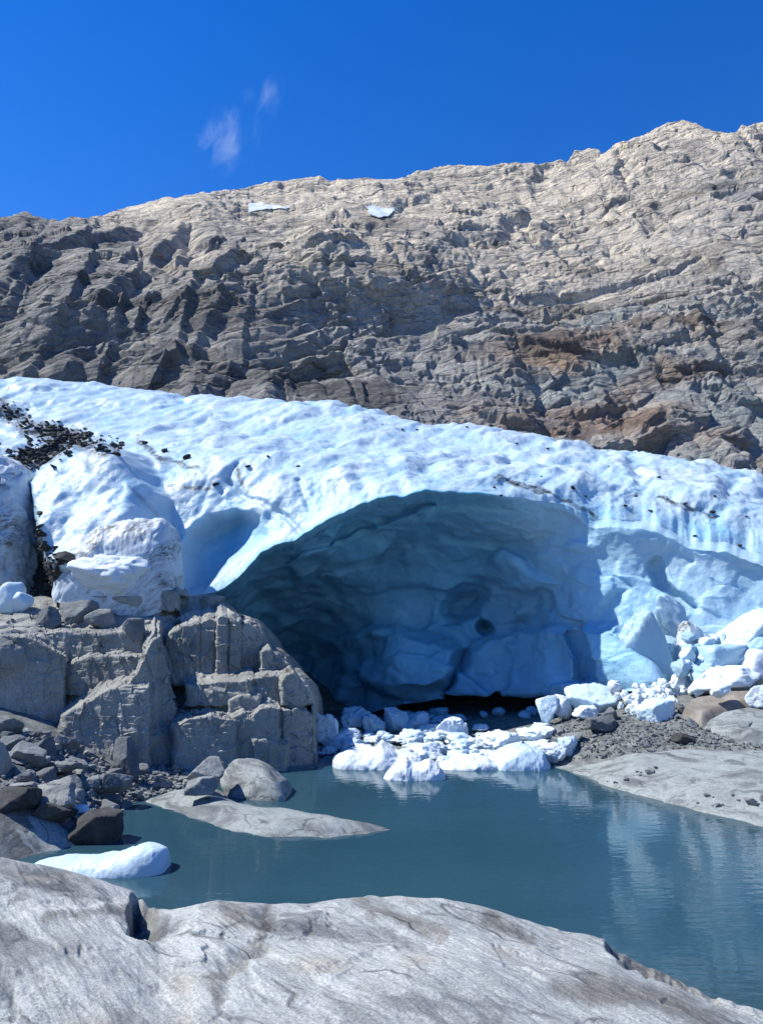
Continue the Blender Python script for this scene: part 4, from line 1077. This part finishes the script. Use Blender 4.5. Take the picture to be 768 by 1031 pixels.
# dark moraine debris melting out on the left flank
dp = []
gl_all = gl_hit
for pts, wdt, n in (([(-40, 392), (0, 408), (30, 430), (75, 440), (120, 452)], 6, 330), ([(75, 440), (40, 458), (12, 470)], 9, 620), ([(6, 478), (16, 505), (27, 540), (40, 565), (52, 595)], 8, 900), ([(30, 565), (45, 585), (55, 606)], 9, 420)):
    pts = np.array(pts, float)
    for k in range(n):
        t_ = nrs.uniform(0, len(pts) - 1.001); i_ = int(t_); c_ = pts[i_] * (1 - t_ + i_) + pts[i_ + 1] * (t_ - i_)
        dp.append(gl_hit(c_[0] + nrs.normal(0, wdt), c_[1] + nrs.normal(0, wdt * .7)))
dp = np.array(dp)
scatter_mesh('moraine_debris', dp, .16 * np.exp(nrs.normal(0, .45, len(dp))), M['dark_stone'], 7, .5)
for k, (x, y, w) in enumerate([(188, 462, .8), (115, 450, .9), (217, 489, .5), (250, 470, .5), (497, 491, .35), (520, 488, .3), (577, 492, .4), (551, 452, .35), (663, 481, .35), (740, 558, .4), (716, 516, .4), (690, 508, .3), (640, 500, .3), (590, 500, .3), (470, 430, .3), (420, 432, .35), (520, 447, .3), (384, 427, .3), (405, 433, .3),
                               (613, 470, .25), (545, 480, .25), (575, 470, .25), (630, 510, .3), (655, 515, .25), (700, 540, .3), (720, 500, .25), (750, 520, .3), (505, 500, .25), (165, 455, .5), (146, 446, .4), (60, 425, .5), (270, 460, .3), (300, 470, .3)]):
    p_ = gl_hit(x, y); w *= rs.uniform(.4, .8)
    stone(p_, w, w * .5, rs, 'small dark stone lying on the white glacier surface', 'dark stones on the glacier', DSTONES)

# ---- snow patches on the mountain
for poly, lb in (([(250, 205), (275, 206), (300, 210), (285, 214), (262, 213), (250, 215)], 'thin wedge shaped snow patch left below the summit ridge'), ([(366, 209), (400, 210), (393, 218), (382, 222), (372, 216)], 'short white snow patch in the notch below the summit ridge')):
    sp = sdf(MPX + 3 * fbm(MT * .15, 4, 1), MPY + 1.5 * fbm(MT * .15, 4, 2), np.array(poly, float))
    r_, c_ = np.where(sp > -1.5); sl = np.s_[r_.min():r_.max() + 1, c_.min():c_.max() + 1]
    P_ = blur(MT[sl], 10) + np.array([0, -.25, .3]); o_ = P_[0, 0].copy()
    o = grid_mesh(P_ - o_, 'snow_patch', M['snow'], mask=sp[sl] > -.3); o.location = o_
    tag(o, lb, 'snow', 'snow patches on the mountain')

# ------------------------------------------------------------------ light, sky, camera
SUN_EL, SUN_AZ = R(52), R(-89)      # azimuth from +Y towards +X: the sun stands to the left
sd = Vector((math.sin(SUN_AZ) * math.cos(SUN_EL), math.cos(SUN_AZ) * math.cos(SUN_EL), math.sin(SUN_EL)))
l = bpy.data.lights.new('sun', 'SUN'); l.energy = 5.0; l.angle = R(.53); l.color = (1, .972, .87)
so = bpy.data.objects.new('sun', l); COL.objects.link(so); so.rotation_euler = sd.to_track_quat('Z', 'Y').to_euler()
w = bpy.data.worlds.new('World'); SC.world = w; w.use_nodes = True
t = w.node_tree; bg = t.nodes['Background']
sk = t.nodes.new('ShaderNodeTexSky'); sk.sky_type = 'NISHITA'; sk.sun_disc = False; sk.sun_elevation = SUN_EL; sk.sun_rotation = SUN_AZ
sk.altitude = 1500; sk.air_density = 1.3; sk.dust_density = 0.0; sk.ozone_density = 4.0
hs = t.nodes.new('ShaderNodeHueSaturation'); hs.inputs['Saturation'].default_value = 1.37; hs.inputs['Hue'].default_value = .517
t.links.new(sk.outputs[0], hs.inputs['Color']); t.links.new(hs.outputs[0], bg.inputs['Color'])
bg.inputs['Strength'].default_value = .13
# thin wisps of cloud high above the ridge
def cloud(px_, py_, w_, h_, dens, seed, label, rz):
    m, t, b = nt('cloud_vapour'); t.nodes.remove(b); out = t.nodes['Material Output']
    v = nd(t, 'ShaderNodeTexCoord').outputs['Object']
    ln = nd(t, 'ShaderNodeVectorMath', operation='LENGTH'); t.links.new(v, ln.inputs[0])
    fall = mth(t, 'SUBTRACT', 1.0, ln.outputs['Value'], True)
    n = noise(t, mapping(t, v, (1.3, 1, .8), loc=(seed, seed, seed)), 1.5, 6, .62, .8)
    pv = nd(t, 'ShaderNodeVolumePrincipled'); pv.inputs['Color'].default_value = (.90, .97, 1, 1); pv.inputs['Anisotropy'].default_value = .2
    e_ = mth(t, 'ADD', mth(t, 'MULTIPLY', fall, .55), mth(t, 'SUBTRACT', mth(t, 'MULTIPLY', n, 2.0), 1.22), True)
    t.links.new(mth(t, 'MULTIPLY', mth(t, 'MULTIPLY', e_, fall), dens), pv.inputs['Density']); t.links.new(pv.outputs[0], out.inputs['Volume'])
    D_, F_ = ico(3); me = mesh_from(D_, F_, 'cloud'); o = link('cloud', me, m)
    d_ = 900.0; o.location = at(px_, py_, d_); k_ = d_ / F
    o.scale = (w_ * k_ / 2, w_ * k_ / 3, h_ * k_ / 2); o.rotation_euler = (0, rz, 0)
    tag(o, label, 'cloud')


cloud(228, 140, 84, 110, .06, 1.3, 'main wisp of thin white cloud in the deep blue sky', .25)
cloud(266, 98, 64, 90, .022, 4.1, 'fainter wisp of cloud, higher and smaller than the main one', .2)
cam = bpy.data.cameras.new('camera'); co = bpy.data.objects.new('camera', cam); COL.objects.link(co)
cam.sensor_fit = 'HORIZONTAL'; cam.sensor_width = 36; cam.lens = 36 * F / 768; cam.clip_end = 20000; cam.clip_start = .05
co.location = (0, 0, CAM_H); co.rotation_euler = (math.pi / 2 + PITCH, 0, 0)
SC.camera = co
vs = SC.view_settings; vs.view_transform = 'Standard'; vs.look = 'None'; vs.gamma = 1; vs.exposure = .5
SC.cycles.use_denoising = True
SC.cycles.max_bounces = 8; SC.cycles.diffuse_bounces = 5; SC.cycles.glossy_bounces = 3
